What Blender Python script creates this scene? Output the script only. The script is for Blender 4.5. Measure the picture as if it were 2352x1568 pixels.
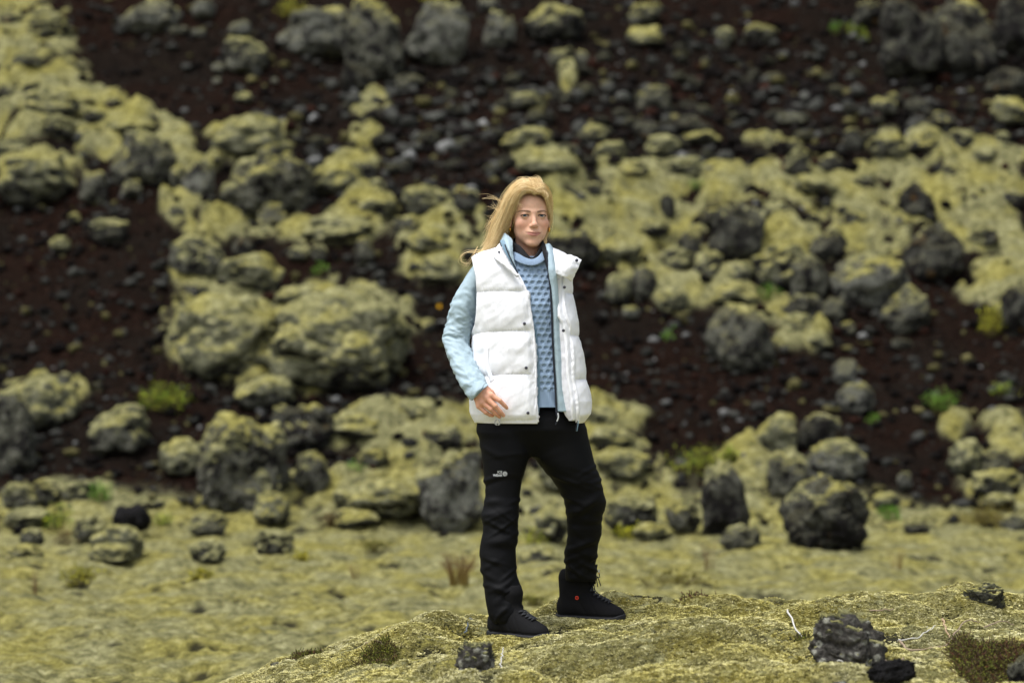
# Woman in a white vest standing on a mossy lava mound below a scree slope.
import bpy, math, random
import numpy as np
from mathutils import Vector, Matrix
from mathutils.bvhtree import BVHTree

for o in list(bpy.data.objects):
    bpy.data.objects.remove(o)
SC = bpy.context.scene
COL = SC.collection

# ------------------------------------------------------------------ camera, sky, sun, exposure
CAM_Z = 1.14
LENS = 85.0
cam_d = bpy.data.cameras.new('camera')
cam_d.lens = LENS; cam_d.sensor_width = 36.0
cam_d.clip_start = 0.1; cam_d.clip_end = 500
cam_d.dof.use_dof = True
cam_d.dof.focus_distance = 9.17
cam_d.dof.aperture_fstop = 1.9
cam = bpy.data.objects.new('camera', cam_d); COL.objects.link(cam)
cam.location = (0, 0, CAM_Z); cam.rotation_euler = (math.radians(90), 0, 0)
SC.camera = cam

SUN_EL, SUN_AZ = math.radians(68), math.radians(-128)     # overcast: high, soft, behind the camera's left shoulder
w = bpy.data.worlds.new('World'); SC.world = w; w.use_nodes = True
nt = w.node_tree; nt.nodes.clear()
sky = nt.nodes.new('ShaderNodeTexSky'); sky.sky_type = 'NISHITA'; sky.sun_disc = False
sky.sun_elevation = SUN_EL; sky.sun_rotation = SUN_AZ
sky.air_density = 1.0; sky.dust_density = 4.0; sky.ozone_density = 1.0
hs = nt.nodes.new('ShaderNodeHueSaturation'); hs.inputs['Saturation'].default_value = 0.42
bg = nt.nodes.new('ShaderNodeBackground'); bg.inputs['Strength'].default_value = 0.12
wo = nt.nodes.new('ShaderNodeOutputWorld')
nt.links.new(sky.outputs[0], hs.inputs['Color']); nt.links.new(hs.outputs[0], bg.inputs[0]); nt.links.new(bg.outputs[0], wo.inputs[0])

sun_d = bpy.data.lights.new('sun', 'SUN'); sun_d.energy = 1.5; sun_d.angle = math.radians(20); sun_d.color = (1.0, 0.985, 0.965)
sun = bpy.data.objects.new('sun', sun_d); COL.objects.link(sun)
_sd = Vector((math.sin(SUN_AZ) * math.cos(SUN_EL), math.cos(SUN_AZ) * math.cos(SUN_EL), math.sin(SUN_EL)))
sun.rotation_euler = _sd.to_track_quat('Z', 'Y').to_euler(); sun.location = (-3, -3, 12)

SC.view_settings.view_transform = 'Standard'; SC.view_settings.look = 'None'
SC.view_settings.gamma = 1.0; SC.view_settings.exposure = 0.96
SC.render.engine = 'CYCLES'
SC.cycles.max_bounces = 5; SC.cycles.diffuse_bounces = 3; SC.cycles.glossy_bounces = 2
SC.cycles.transparent_max_bounces = 4

# ------------------------------------------------------------------ helpers
F = LENS / 36.0 * 2352.0         # focal length in the survey's picture units (2352 wide)
def PT(u, v, D):
    """survey bearing (u, v) at D metres from the camera -> place in the world"""
    return ((u - 1176.0) / F * D, D, CAM_Z - (v - 784.0) / F * D)

_rs = np.random.RandomState(7)
_perm = np.concatenate([_rs.permutation(256)] * 3)
_g3 = _rs.normal(size=(256, 3)); _g3 /= np.linalg.norm(_g3, axis=1)[:, None]
_g3 = _g3.astype(np.float32)
def perlin(p):
    p = np.asarray(p, np.float32)
    if p.shape[-1] == 2: p = np.concatenate([p, np.full(p.shape[:-1] + (1,), .37, np.float32)], -1)
    i = np.floor(p).astype(np.int32); f = p - i
    i &= 255
    u = f * f * f * (f * (f * 6 - 15) + 10)
    out = 0
    for dx in (0, 1):
        wx = u[..., 0] if dx else 1 - u[..., 0]
        a = _perm[i[..., 0] + dx]
        for dy in (0, 1):
            wy = u[..., 1] if dy else 1 - u[..., 1]
            b = _perm[a + i[..., 1] + dy]
            for dz in (0, 1):
                wz = u[..., 2] if dz else 1 - u[..., 2]
                g = _g3[_perm[b + i[..., 2] + dz]]
                out = out + wx * wy * wz * (g[..., 0] * (f[..., 0] - dx) + g[..., 1] * (f[..., 1] - dy) + g[..., 2] * (f[..., 2] - dz))
    return out * 1.6
def fbm(p, o=4, lac=2.03, gain=.5):
    p = np.asarray(p, np.float32); s = 0; a = 1.0
    for k in range(o):
        s = s + a * perlin(p + 17.3 * k); p = p * lac; a *= gain
    return s
def billow(p, o=3, gain=.5):
    p = np.asarray(p, np.float32); s = 0; a = 1.0
    for k in range(o):
        s = s + a * (np.abs(perlin(p + 9.1 * k)) * 2 - .55); p = p * 2.07; a *= gain
    return s
def domes(p, cell, seed, rmin=.50, rmax=.95, warp=.22):
    """height of rounded cushions scattered on a jittered grid of the given cell size (in metres)"""
    q = np.asarray(p, np.float32) / cell
    q = q + warp * np.stack([perlin(q * .9 + 3.3 + seed), perlin(q * .9 + 71.7 + seed)], -1)
    i = np.floor(q).astype(np.int32); best = np.zeros(q.shape[:-1], np.float32)
    for dx in (-1, 0, 1):
        for dy in (-1, 0, 1):
            c = i + np.array([dx, dy]); a = _perm[(c[..., 0] + seed) & 255]; b = _perm[a + (c[..., 1] & 255)]
            jx, jy, r = b / 255., _perm[b + 7] / 255., rmin + (rmax - rmin) * _perm[b + 31] / 255.
            d2 = (q[..., 0] - c[..., 0] - jx) ** 2 + (q[..., 1] - c[..., 1] - jy) ** 2
            best = np.maximum(best, r * np.sqrt(np.maximum(0, 1 - d2 / r ** 2)))
    return best * cell
def sstep(a, b, x):
    t = np.clip((np.asarray(x, float) - a) / (b - a), 0, 1)
    return t * t * (3 - 2 * t)

def mk_mesh(name, verts, faces, mats=(), smooth=True, midx=None, attrs=None, cols=None):
    """verts (n,3); faces: an (m,3|4) array or a list of such arrays / lists"""
    me = bpy.data.meshes.new(name)
    verts = np.asarray(verts, np.float32)
    if isinstance(faces, np.ndarray): faces = [faces]
    if faces and not isinstance(faces[0], np.ndarray):
        loops = np.array([i for f in faces for i in f], np.int32); cnt = np.array([len(f) for f in faces], np.int32)
    else:
        faces = [f for f in faces if len(f)]
        loops = np.concatenate([f.reshape(-1) for f in faces]).astype(np.int32)
        cnt = np.concatenate([np.full(len(f), f.shape[1], np.int32) for f in faces])
    me.vertices.add(len(verts)); me.vertices.foreach_set('co', verts.reshape(-1))
    me.loops.add(len(loops)); me.loops.foreach_set('vertex_index', loops)
    me.polygons.add(len(cnt)); st = np.zeros(len(cnt), np.int32); st[1:] = np.cumsum(cnt)[:-1]
    me.polygons.foreach_set('loop_start', st)
    try: me.polygons.foreach_set('loop_total', cnt)
    except Exception: pass
    me.update(calc_edges=True)
    for m in mats: me.materials.append(m)
    me.polygons.foreach_set('use_smooth', np.full(len(cnt), smooth, bool))
    if midx is not None: me.polygons.foreach_set('material_index', np.asarray(midx, np.int32))
    for k, a in (attrs or {}).items():
        at = me.attributes.new(k, 'FLOAT', 'POINT'); at.data.foreach_set('value', np.asarray(a, np.float32))
    for k, a in (cols or {}).items():
        at = me.attributes.new(k, 'FLOAT_COLOR', 'POINT')
        a = np.asarray(a, np.float32)
        if a.shape[1] == 3: a = np.concatenate([a, np.ones((len(a), 1), np.float32)], 1)
        at.data.foreach_set('color', a.reshape(-1))
    me.update()
    return me
def link(name, me, parent=None, loc=(0, 0, 0)):
    o = bpy.data.objects.new(name, me); COL.objects.link(o); o.location = loc
    if parent is not None: o.parent = parent
    return o
def tag(o, label=None, cat=None, group=None, kind=None):
    if label: o['label'] = label
    if cat: o['category'] = cat
    if group: o['group'] = group
    if kind: o['kind'] = kind
    return o

_ico = {}
def ico(l):
    if l in _ico: return _ico[l]
    if l == 0:
        t = (1 + 5 ** .5) / 2
        v = np.array([(-1, t, 0), (1, t, 0), (-1, -t, 0), (1, -t, 0), (0, -1, t), (0, 1, t), (0, -1, -t), (0, 1, -t), (t, 0, -1), (t, 0, 1), (-t, 0, -1), (-t, 0, 1)], float)
        v /= np.linalg.norm(v, axis=1)[:, None]
        f = np.array([(0, 11, 5), (0, 5, 1), (0, 1, 7), (0, 7, 10), (0, 10, 11), (1, 5, 9), (5, 11, 4), (11, 10, 2), (10, 7, 6), (7, 1, 8), (3, 9, 4), (3, 4, 2), (3, 2, 6), (3, 6, 8), (3, 8, 9), (4, 9, 5), (2, 4, 11), (6, 2, 10), (8, 6, 7), (9, 8, 1)], np.int32)
    else:
        v, f = ico(l - 1)
        e = np.sort(np.concatenate([f[:, [0, 1]], f[:, [1, 2]], f[:, [2, 0]]]), axis=1)
        ue, inv = np.unique(e, axis=0, return_inverse=True); inv = inv.reshape(-1)
        m = v[ue].mean(1); m /= np.linalg.norm(m, axis=1)[:, None]
        n = len(v); k = len(f)
        a, b, c = inv[:k] + n, inv[k:2 * k] + n, inv[2 * k:] + n
        v = np.concatenate([v, m])
        f = np.concatenate([np.stack(t, 1) for t in ((f[:, 0], a, c), (f[:, 1], b, a), (f[:, 2], c, b), (a, b, c))]).astype(np.int32)
    _ico[l] = (v, f)
    return _ico[l]
def vnormals(v, f):
    n = np.zeros_like(v)
    fn = np.cross(v[f[:, 1]] - v[f[:, 0]], v[f[:, 2]] - v[f[:, 0]])
    if f.shape[1] == 4: fn = np.cross(v[f[:, 2]] - v[f[:, 0]], v[f[:, 3]] - v[f[:, 1]])
    for k in range(f.shape[1]): np.add.at(n, f[:, k], fn)
    return n / np.maximum(np.linalg.norm(n, axis=1), 1e-12)[:, None]
def grid_faces(nr, nc, wrap=False):
    i = np.arange(nr - 1)[:, None] * nc; j = np.arange(nc if wrap else nc - 1)[None]
    j2 = (j + 1) % nc
    return np.stack([i + j, i + j2, i + nc + j2, i + nc + j], -1).reshape(-1, 4).astype(np.int32)
def cr(P, n):
    """Catmull-Rom through the points P, n samples"""
    P = np.asarray(P, float); m = len(P)
    t = np.linspace(0, m - 1, n); i = np.minimum(t.astype(int), m - 2); f = (t - i)[:, None]
    a, b, c, d = P[np.maximum(i - 1, 0)], P[i], P[i + 1], P[np.minimum(i + 2, m - 1)]
    return .5 * (2 * b + (c - a) * f + (2 * a - 5 * b + 4 * c - d) * f ** 2 + (3 * b - a - 3 * c + d) * f ** 3)
def tube(P, r, sides=6, cap=True):
    """round tube along points P (n,3) with radii r -> verts, list of face arrays"""
    P = np.asarray(P, float); n = len(P); r = np.broadcast_to(np.asarray(r, float), (n,))
    T = np.gradient(P, axis=0); T /= np.maximum(np.linalg.norm(T, axis=1), 1e-9)[:, None]
    up = np.array([0, 0, 1.0]) if abs(T[0][2]) < .9 else np.array([1.0, 0, 0])
    A = np.cross(T, up); A /= np.maximum(np.linalg.norm(A, axis=1), 1e-6)[:, None]; B = np.cross(T, A)
    th = np.linspace(0, 2 * math.pi, sides, endpoint=False)
    V = P[:, None] + r[:, None, None] * (np.cos(th)[None, :, None] * A[:, None] + np.sin(th)[None, :, None] * B[:, None])
    V = V.reshape(-1, 3); fs = [grid_faces(n, sides, True)]
    if cap:
        V = np.concatenate([V, P[:1], P[-1:]]); k = n * sides; j = np.arange(sides); j2 = (j + 1) % sides
        fs.append(np.stack([np.full(sides, k), j2, j], 1).astype(np.int32))
        fs.append(np.stack([np.full(sides, k + 1), (n - 1) * sides + j, (n - 1) * sides + j2], 1).astype(np.int32))
    return V, fs
class Acc:
    """collects pieces of ONE mesh"""
    def __init__(s): s.v = []; s.f = []; s.c = []; s.n = 0
    def add(s, v, fs, col=None):
        if isinstance(fs, np.ndarray): fs = [fs]
        s.v.append(np.asarray(v, float)); s.f += [f + s.n for f in fs]; s.n += len(v)
        if col is not None:
            col = np.asarray(col, float)
            s.c.append(np.broadcast_to(col, (len(v), 3)) if col.ndim == 1 else col)
    def mesh(s, name, mats=(), smooth=True):
        return mk_mesh(name, np.concatenate(s.v), s.f, mats, smooth, cols={'Col': np.concatenate(s.c)} if s.c else None)

# ------------------------------------------------------------------ materials
class NT:
    def __init__(s, name):
        s.m = bpy.data.materials.new(name); s.m.use_nodes = True; s.t = s.m.node_tree; s.t.nodes.clear()
        s.out = s.new('ShaderNodeOutputMaterial'); s.b = s.new('ShaderNodeBsdfPrincipled'); s.l(s.b, 0, s.out, 0)
        s.b.inputs['Roughness'].default_value = .85
        s.b.inputs['Specular IOR Level'].default_value = .25
    def new(s, t, **kw):
        n = s.t.nodes.new(t)
        for k, v in kw.items(): setattr(n, k, v)
        return n
    def l(s, a, ai, b, bi): s.t.links.new(a.outputs[ai], b.inputs[bi])
    def coords(s, kind='Object'):
        n = s.new('ShaderNodeTexCoord'); return n, kind
    def noise(s, scale, detail=4, rough=.55, co=None, dist=0.0):
        n = s.new('ShaderNodeTexNoise'); n.inputs['Scale'].default_value = scale; n.inputs['Detail'].default_value = detail
        n.inputs['Roughness'].default_value = rough; n.inputs['Distortion'].default_value = dist
        if co: s.l(co[0], co[1], n, 'Vector')
        return n
    def ramp(s, src, si, stops, interp='LINEAR'):
        r = s.new('ShaderNodeValToRGB'); r.color_ramp.interpolation = interp
        e = r.color_ramp.elements
        while len(e) < len(stops): e.new(.5)
        for k, (p, c) in enumerate(stops):
            e[k].position = p; e[k].color = (c, c, c, 1) if not hasattr(c, '__len__') else (*c, 1)
        s.l(src, si, r, 0); return r
    def mix(s, fac, a, b, mode='MIX'):
        n = s.new('ShaderNodeMix'); n.data_type = 'RGBA'; n.blend_type = mode
        for i, x in ((0, fac), (6, a), (7, b)):
            if isinstance(x, tuple) and len(x) == 2 and hasattr(x[0], 'outputs'): s.l(x[0], x[1], n, i)
            elif i == 0: n.inputs[0].default_value = x
            else: n.inputs[i].default_value = (*x, 1)
        return (n, 2)
    def bump(s, src, si, strength, dist, prev=None):
        b = s.new('ShaderNodeBump'); b.inputs['Strength'].default_value = strength; b.inputs['Distance'].default_value = dist
        s.l(src, si, b, 'Height')
        if prev: s.l(prev, 0, b, 'Normal')
        return b
    def attr(s, name):
        a = s.new('ShaderNodeAttribute'); a.attribute_name = name; return a
    def color(s, c): s.l(c[0], c[1], s.b, 'Base Color')
    def rand_co(s, per_object=True):
        """object coordinates shifted by each object's own random number"""
        tc = s.new('ShaderNodeTexCoord')
        if not per_object: return (tc, 'Object')
        oi = s.new('ShaderNodeObjectInfo'); mu = s.new('ShaderNodeMath', operation='MULTIPLY'); mu.inputs[1].default_value = 31.7
        s.l(oi, 'Random', mu, 0)
        va = s.new('ShaderNodeVectorMath', operation='ADD'); s.l(tc, 'Object', va, 0); s.l(mu, 0, va, 1)
        return (va, 0)

def moss_color(n, co):
    """patchy woolly moss: straw yellow, pale grey green, olive, dark specks"""
    a = n.noise(2.2, 3, .6, co); b = n.noise(14, 5, .65, co); c = n.noise(75, 4, .7, co)
    r1 = n.ramp(b, 0, [(.22, (.050, .046, .016)), (.38, (.148, .135, .042)), (.53, (.262, .238, .070)), (.70, (.405, .372, .142))])
    r2 = n.ramp(b, 0, [(.22, (.048, .048, .022)), (.40, (.138, .135, .064)), (.56, (.255, .245, .115)), (.72, (.405, .390, .215))])
    f1 = n.ramp(a, 0, [(.38, 0.0), (.58, 1.0)])
    m = n.mix((f1, 0), (r1, 0), (r2, 0))
    # flanks carry the greyer, drier moss, also darkened to put shading into the colour
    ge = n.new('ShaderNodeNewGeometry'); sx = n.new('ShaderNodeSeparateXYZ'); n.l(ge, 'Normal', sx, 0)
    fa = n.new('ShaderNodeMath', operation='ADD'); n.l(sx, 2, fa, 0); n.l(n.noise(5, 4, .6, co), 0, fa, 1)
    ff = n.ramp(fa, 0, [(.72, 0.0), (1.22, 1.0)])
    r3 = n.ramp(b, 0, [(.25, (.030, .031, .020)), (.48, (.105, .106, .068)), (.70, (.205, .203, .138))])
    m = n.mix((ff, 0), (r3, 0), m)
    d = n.ramp(c, 0, [(.28, .25), (.42, .85), (.60, 1.1), (.8, 1.3)])
    return n.mix(1.0, m, (d, 0), 'MULTIPLY')
def mat_moss(name, per_object=True):
    n = NT(name); co = n.rand_co(per_object)
    e = n.attr('m'); en = n.noise(18, 4, .65, co); ad = n.new('ShaderNodeMath', operation='MULTIPLY_ADD'); n.l(en, 0, ad, 0); ad.inputs[1].default_value = .9; n.l(e, 'Fac', ad, 2)
    ef = n.ramp(ad, 0, [(.62, 0.0), (1.05, 1.0)])
    gl = n.ramp(n.noise(40, 5, .7, co), 0, [(.30, (.018, .018, .014)), (.52, (.085, .088, .066)), (.72, (.17, .172, .135))])
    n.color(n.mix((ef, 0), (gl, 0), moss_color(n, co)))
    h = n.noise(110, 4, .7, co); n.l(n.bump(h, 0, .9, .012), 0, n.b, 'Normal')
    n.b.inputs['Roughness'].default_value = 1.0; n.b.inputs['Specular IOR Level'].default_value = .0
    return n.m
def mat_rock(name, dark, lich, pale, lo, hi, rust=.0, spec=.08, film=.75):
    """lava: dark base, grey crust lichen where noise is over lo..hi, pale rosettes, a little rust"""
    n = NT(name); co = n.rand_co()
    a = n.noise(7, 9, .72, co); b = n.noise(42, 5, .7, co); c = n.noise(3.0, 3, .5, co)
    base = n.ramp(b, 0, [(.3, tuple(x * .45 for x in dark)), (.6, dark), (.8, tuple(x * 1.9 for x in dark))])
    lc = n.ramp(b, 0, [(.32, tuple(x * .22 for x in lich)), (.52, lich), (.70, tuple(x * 1.7 for x in lich))])
    f = n.ramp(a, 0, [(lo, 0.0), (hi, 1.0)])
    m = n.mix((f, 0), (base, 0), (lc, 0))
    vo = n.new('ShaderNodeTexVoronoi'); vo.inputs['Scale'].default_value = 17; n.l(co[0], co[1], vo, 'Vector')
    pf = n.ramp(vo, 'Distance', [(.10, 1.0), (.20, 0.0)])
    pm = n.new('ShaderNodeMath', operation='MULTIPLY'); n.l(pf, 0, pm, 0)
    pg = n.ramp(c, 0, [(.52, 0.0), (.64, .85)]); n.l(pg, 0, pm, 1)
    m = n.mix((pm, 0), m, pale)
    if rust:
        rf = n.ramp(n.noise(4.3, 4, .6, co, .4), 0, [(.66 - rust, 0.0), (.74 - rust, .8)])
        m = n.mix((rf, 0), m, (.13, .07, .018))
    ge = n.new('ShaderNodeNewGeometry'); sx = n.new('ShaderNodeSeparateXYZ'); n.l(ge, 'Normal', sx, 0)
    ad = n.new('ShaderNodeMath', operation='ADD'); n.l(sx, 2, ad, 0); n.l(a, 0, ad, 1)
    tf = n.ramp(ad, 0, [(.78, 0.0), (1.0, film)])
    fc = n.ramp(b, 0, [(.3, (.028, .028, .017)), (.55, (.105, .100, .050)), (.75, (.19, .178, .085))])
    m = n.mix((tf, 0), m, (fc, 0))
    n.color(m)
    bm = n.bump(a, 0, .8, .05); bm = n.bump(b, 0, .8, .012, bm); n.l(bm, 0, n.b, 'Normal')
    n.b.inputs['Roughness'].default_value = .9; n.b.inputs['Specular IOR Level'].default_value = spec
    return n.m
M = {}
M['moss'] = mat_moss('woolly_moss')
M['grey'] = mat_rock('grey_lichen_lava', (.0135, .0128, .0125), (.114, .114, .090), (.30, .30, .265), .44, .55)
M['pale'] = mat_rock('pale_lichen_lava', (.024, .023, .022), (.158, .160, .135), (.36, .36, .33), .41, .53)
M['dark'] = mat_rock('dark_lava', (.0125, .0115, .0112), (.070, .070, .057), (.24, .24, .215), .46, .58, rust=.02, film=.30)
M['black'] = mat_rock('black_lava', (.0075, .0070, .0072), (.015, .015, .015), (.03, .03, .03), .5, .75, spec=.15, film=.0)

def flat(name, c, rough=.7, spec=.3, sheen=0.0, bump=None, metal=0.0, var=0.0):
    n = NT(name); n.b.inputs['Base Color'].default_value = (*c, 1); n.b.inputs['Roughness'].default_value = rough
    n.b.inputs['Specular IOR Level'].default_value = spec; n.b.inputs['Metallic'].default_value = metal
    n.b.inputs['Sheen Weight'].default_value = sheen
    co = n.rand_co(False)
    if var:
        ns = n.noise(30, 4, .6, co); r = n.ramp(ns, 0, [(.3, tuple(x * (1 - var) for x in c)), (.7, tuple(min(1, x * (1 + var)) for x in c))]); n.color((r, 0))
    if bump:
        ns = n.noise(bump[0], 3, .6, co); n.l(n.bump(ns, 0, bump[1], bump[2]), 0, n.b, 'Normal')
    return n.m
def vcol(name, rough=.9, spec=.2, attr='Col', trans=0.0, sheen=0.0):
    n = NT(name); a = n.attr(attr); n.l(a, 'Color', n.b, 'Base Color')
    n.b.inputs['Roughness'].default_value = rough; n.b.inputs['Specular IOR Level'].default_value = spec
    if trans: n.b.inputs['Subsurface Weight'].default_value = 0
    n.b.inputs['Sheen Weight'].default_value = sheen
    return n.m

# ------------------------------------------------------------------ the ground: moss plain, mound, scree slope
PLAIN = -0.46
_TX = [-6, -1.6, -1.25, -.97, -.58, -.30, -.05, .12, .30, .55, 1.0, 1.6, 2.3, 4, 8]
_TZ = [-.46, -.44, -.33, -.17, -.050, .012, .012, .030, .055, .058, .052, .050, .060, .06, 0]
# moss carpets on the slope: bearing ellipses (u, v, ru, rv)
MOSS = [(45, 40, 95, 55), (60, 110, 120, 45), (40, 150, 75, 60), (115, 185, 90, 40), (150, 240, 90, 55), (40, 250, 70, 70), (230, 255, 80, 35),
        (300, 290, 90, 40), (390, 325, 55, 40), (120, 300, 90, 28), (230, 350, 60, 22), (90, 390, 110, 30), (560, 330, 105, 50), (450, 380, 60, 25),
        (790, 400, 70, 45), (530, 515, 105, 45), (420, 480, 50, 35), (770, 525, 105, 40), (860, 475, 65, 35), (700, 540, 70, 25), (1030, 540, 125, 60),
        (1010, 620, 95, 45), (520, 740, 130, 100), (470, 640, 80, 40), (630, 700, 90, 45), (740, 760, 200, 100), (720, 870, 120, 30), (470, 830, 50, 60),
        (850, 245, 50, 28), (840, 320, 35, 25), (1305, 190, 22, 35), (1255, 385, 90, 28), (1290, 420, 60, 30),
        (1480, 400, 150, 32), (1560, 440, 200, 45), (1420, 480, 190, 40), (1350, 520, 110, 40), (1700, 430, 160, 40), (1500, 560, 130, 60), (1860, 430, 170, 45),
        (2010, 470, 140, 60), (2180, 450, 200, 70), (1950, 560, 130, 50), (2260, 560, 120, 70), (2290, 640, 90, 70), (2060, 400, 130, 30), (2260, 370, 110, 28),
        (1760, 330, 90, 14), (2130, 335, 120, 20), (1800, 560, 90, 50), (1560, 660, 75, 60), (1650, 670, 90, 50), (1770, 720, 60, 40), (1480, 640, 60, 40),
        (1830, 780, 60, 40), (2300, 1000, 70, 60), (2200, 990, 40, 30), (2270, 1110, 80, 40), (930, 1000, 190, 70), (850, 1130, 260, 65), (1020, 960, 90, 40),
        (1400, 970, 90, 45), (1400, 1050, 110, 55), (1440, 1130, 130, 50), (1560, 1190, 160, 45), (1280, 1130, 110, 110), (1740, 1080, 90, 60), (1690, 1180, 120, 45),
        (720, 1180, 120, 35), (560, 880, 60, 25), (110, 900, 90, 30), (60, 1180, 90, 25), (300, 1000, 30, 20), (160, 1140, 110, 30), (430, 1060, 60, 30)]
BUMPS = [  # extra humps and hollows of the near mound: x, y, rx, ry, dz
    (.66, 8.42, .27, .24, 0.090), (.60, 8.62, .10, .06, -0.090), (.72, 8.58, .09, .05, -0.068), (-.20, 8.30, .16, .14, 0.045), (.30, 8.35, .20, .18, 0.045),
    (1.05, 8.75, .20, .16, 0.053), (1.30, 9.3, .30, .20, 0.075), (1.75, 9.5, .35, .25, 0.090), (.85, 9.35, .22, .15, 0.045), (.45, 9.8, .22, .14, 0.045), (-.42, 8.95, .16, .14, 0.045),
    (-.28, 9.35, .18, .16, 0.038), (1.2, 8.25, .16, .13, 0.045), (.14, 9.62, .10, .10, 0.045)]
FEET = [(.030, 9.15, .026), (.305, 9.43, .060)]      # where the boots press the moss down
def base_h(x, y):
    x = np.asarray(x, float); y = np.asarray(y, float)
    y0 = 20.35 + .5 * perlin(np.stack([x * .33, x * 0 + 3.1], -1))
    d = (y - y0) / .35
    s = np.where(d > 20, d, np.log1p(np.exp(np.clip(d, -40, 20)))) * .35
    s = np.where(s > 22, 22 + (s - 22) * .12, s)
    h = PLAIN + .655 * s
    k = sstep(20.6, 23, y)
    h = h + k * (.30 * perlin(np.stack([x * .45 + 5, y * .45], -1)) + .12 * perlin(np.stack([x * 1.3, y * 1.3 + 8], -1)))
    h = h + (1 - k) * .05 * perlin(np.stack([x * .6 + 2, y * .6], -1))
    t = np.interp(x, _TX, _TZ)
    crest = 10.0 + .10 * np.sin(x * 3.1) + .12 * np.clip(x, -1, 3)
    m = 1 - sstep(0, 1.0, (y - crest + .25))
    m = m * sstep(4.2, 6.5, y)
    h = h * (1 - m) + (t - .012 * (9.5 - y)) * m
    for bx, by, rx, ry, dz in BUMPS: h = h + dz * np.exp(-((x - bx) / rx) ** 2 - ((y - by) / ry) ** 2)
    return h
def moss_mask(x, y, z):
    u = 1176 + x / y * F; v = 784 - (z - CAM_Z) / y * F
    m = np.full(x.shape, -1.0)
    for cu, cv, ru, rv in MOSS:
        m = np.maximum(m, 1 - ((u - cu) / (ru * 1.12)) ** 2 - ((v - cv) / (rv * 1.12)) ** 2)
    fw_ = sstep(1180, 1420, np.abs(u - 1176)) * (y > 20)
    m = m * (1 - fw_) + fw_ * (-.15 + 1.5 * perlin(np.stack([x * .45 + 9, y * .45], -1)))
    m = np.maximum(m, -1)
    m = m + .50 * fbm(np.stack([x * 2.0, y * 2.0], -1), 2) + .42 * fbm(np.stack([x * 7, y * 7], -1), 3)
    m = sstep(-.32, .52, m)
    return np.where(y < 20.3, 1.0, np.maximum(m, 1 - sstep(20.3, 20.95, y + .35 * perlin(np.stack([x * 1.7, y * 1.7], -1)))))
def ground(x, y, full=False):
    z = base_h(x, y)
    m = moss_mask(x, y, z)
    near = 1 - sstep(10.6, 11.6, y)
    p = np.stack([x, y], -1)
    hill = sstep(20.4, 21.4, y)
    def part_of(mask, fn):
        out = np.zeros(y.shape, np.float32)
        if mask.any(): out[mask] = fn(p[mask])
        return out
    mh = (y > 20.2) & (y < 41); mn = (y > 6.5) & (y < 11.7); mp_ = (y > 10.5) & (y < 21.6)
    dA = part_of(mh, lambda q: domes(q * np.array([.9, 1]), .29, 3))
    hillh = part_of(mh, lambda q: .46 * (domes(q, .105, 11) - .045) + .10 * fbm(q * 1.6, 2) + .010 * fbm(q * 15, 2)) + .66 * (dA - .12)
    hum = part_of(mp_, lambda q: .20 * (domes(q, .36, 5) - .16) + .32 * (domes(q, .10, 17) - .043) + .05 * fbm(q * 1.5, 2) + .010 * fbm(q * 19, 2))
    nb = part_of(mn, lambda q: .045 * fbm(q * 2.3, 2) + .26 * (domes(q, .27, 23) - .12) + .32 * (domes(q, .085, 29) - .037) + .006 * fbm(q * 26, 2))
    # bare gaps between the cushions of the slope
    m = m * (1 - hill * mh * (1 - sstep(.02, .26, dA / .29 + .30 * fbm(p * 5.5, 2))))
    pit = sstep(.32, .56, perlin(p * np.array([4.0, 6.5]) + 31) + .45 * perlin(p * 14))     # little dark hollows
    z = z + m * ((1 - near) * (hum * (1 - hill) + hillh * hill) + near * nb) + (1 - m) * (.035 * fbm(p * 3.1, 2) + .022 * fbm(p * 11, 3)) + .045 * m * hill
    z = z - pit * (1 - hill) * (.030 * (1 - near) + .016 * near)
    for fx, fy, fz in FEET:
        k = np.exp(-(((x - fx) / .20) ** 4) - ((y - fy) / .14) ** 4)
        z = z * (1 - k) + (fz + .3 * (.012 * fbm(p * 22, 2))) * k
    if not full: return z
    return z, m, pit * (1 - hill)
def hit_many(u, v, d0=11.3, d1=46.0):
    """distance at which each bearing (u, v) first meets the ground"""
    u = np.asarray(u, float).reshape(-1); v = np.asarray(v, float).reshape(-1); out = np.full(len(u), d1); todo = np.arange(len(u))
    for lo in np.arange(d0, d1, .5):
        D = lo + np.arange(0, .52, .04)
        x = (u[todo, None] - 1176) / F * D; z = CAM_Z - (v[todo, None] - 784) / F * D
        below = z < base_h(x, np.broadcast_to(D, x.shape)) + .03
        h = below.any(1); out[todo[h]] = D[below[h].argmax(1)] - .02; todo = todo[~h]
        if not len(todo): break
    return out
_us = np.linspace(-140, 2490, 100); _vs = np.linspace(-60, 1380, 110)
_HT = hit_many(np.tile(_us, 110), np.repeat(_vs, 100)).reshape(110, 100)
def hit(u, v):
    u = np.asarray(u, float); v = np.asarray(v, float)
    fu = (u - _us[0]) / (_us[1] - _us[0]); fv = (v - _vs[0]) / (_vs[1] - _vs[0]); iu = np.clip(fu.astype(int), 0, 98); iv = np.clip(fv.astype(int), 0, 108)
    fu = np.clip(fu - iu, 0, 1); fv = np.clip(fv - iv, 0, 1)
    r = (_HT[iv, iu] * (1 - fu) + _HT[iv, iu + 1] * fu) * (1 - fv) + (_HT[iv + 1, iu] * (1 - fu) + _HT[iv + 1, iu + 1] * fu) * fv
    return float(r) if r.ndim == 0 else r

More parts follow.
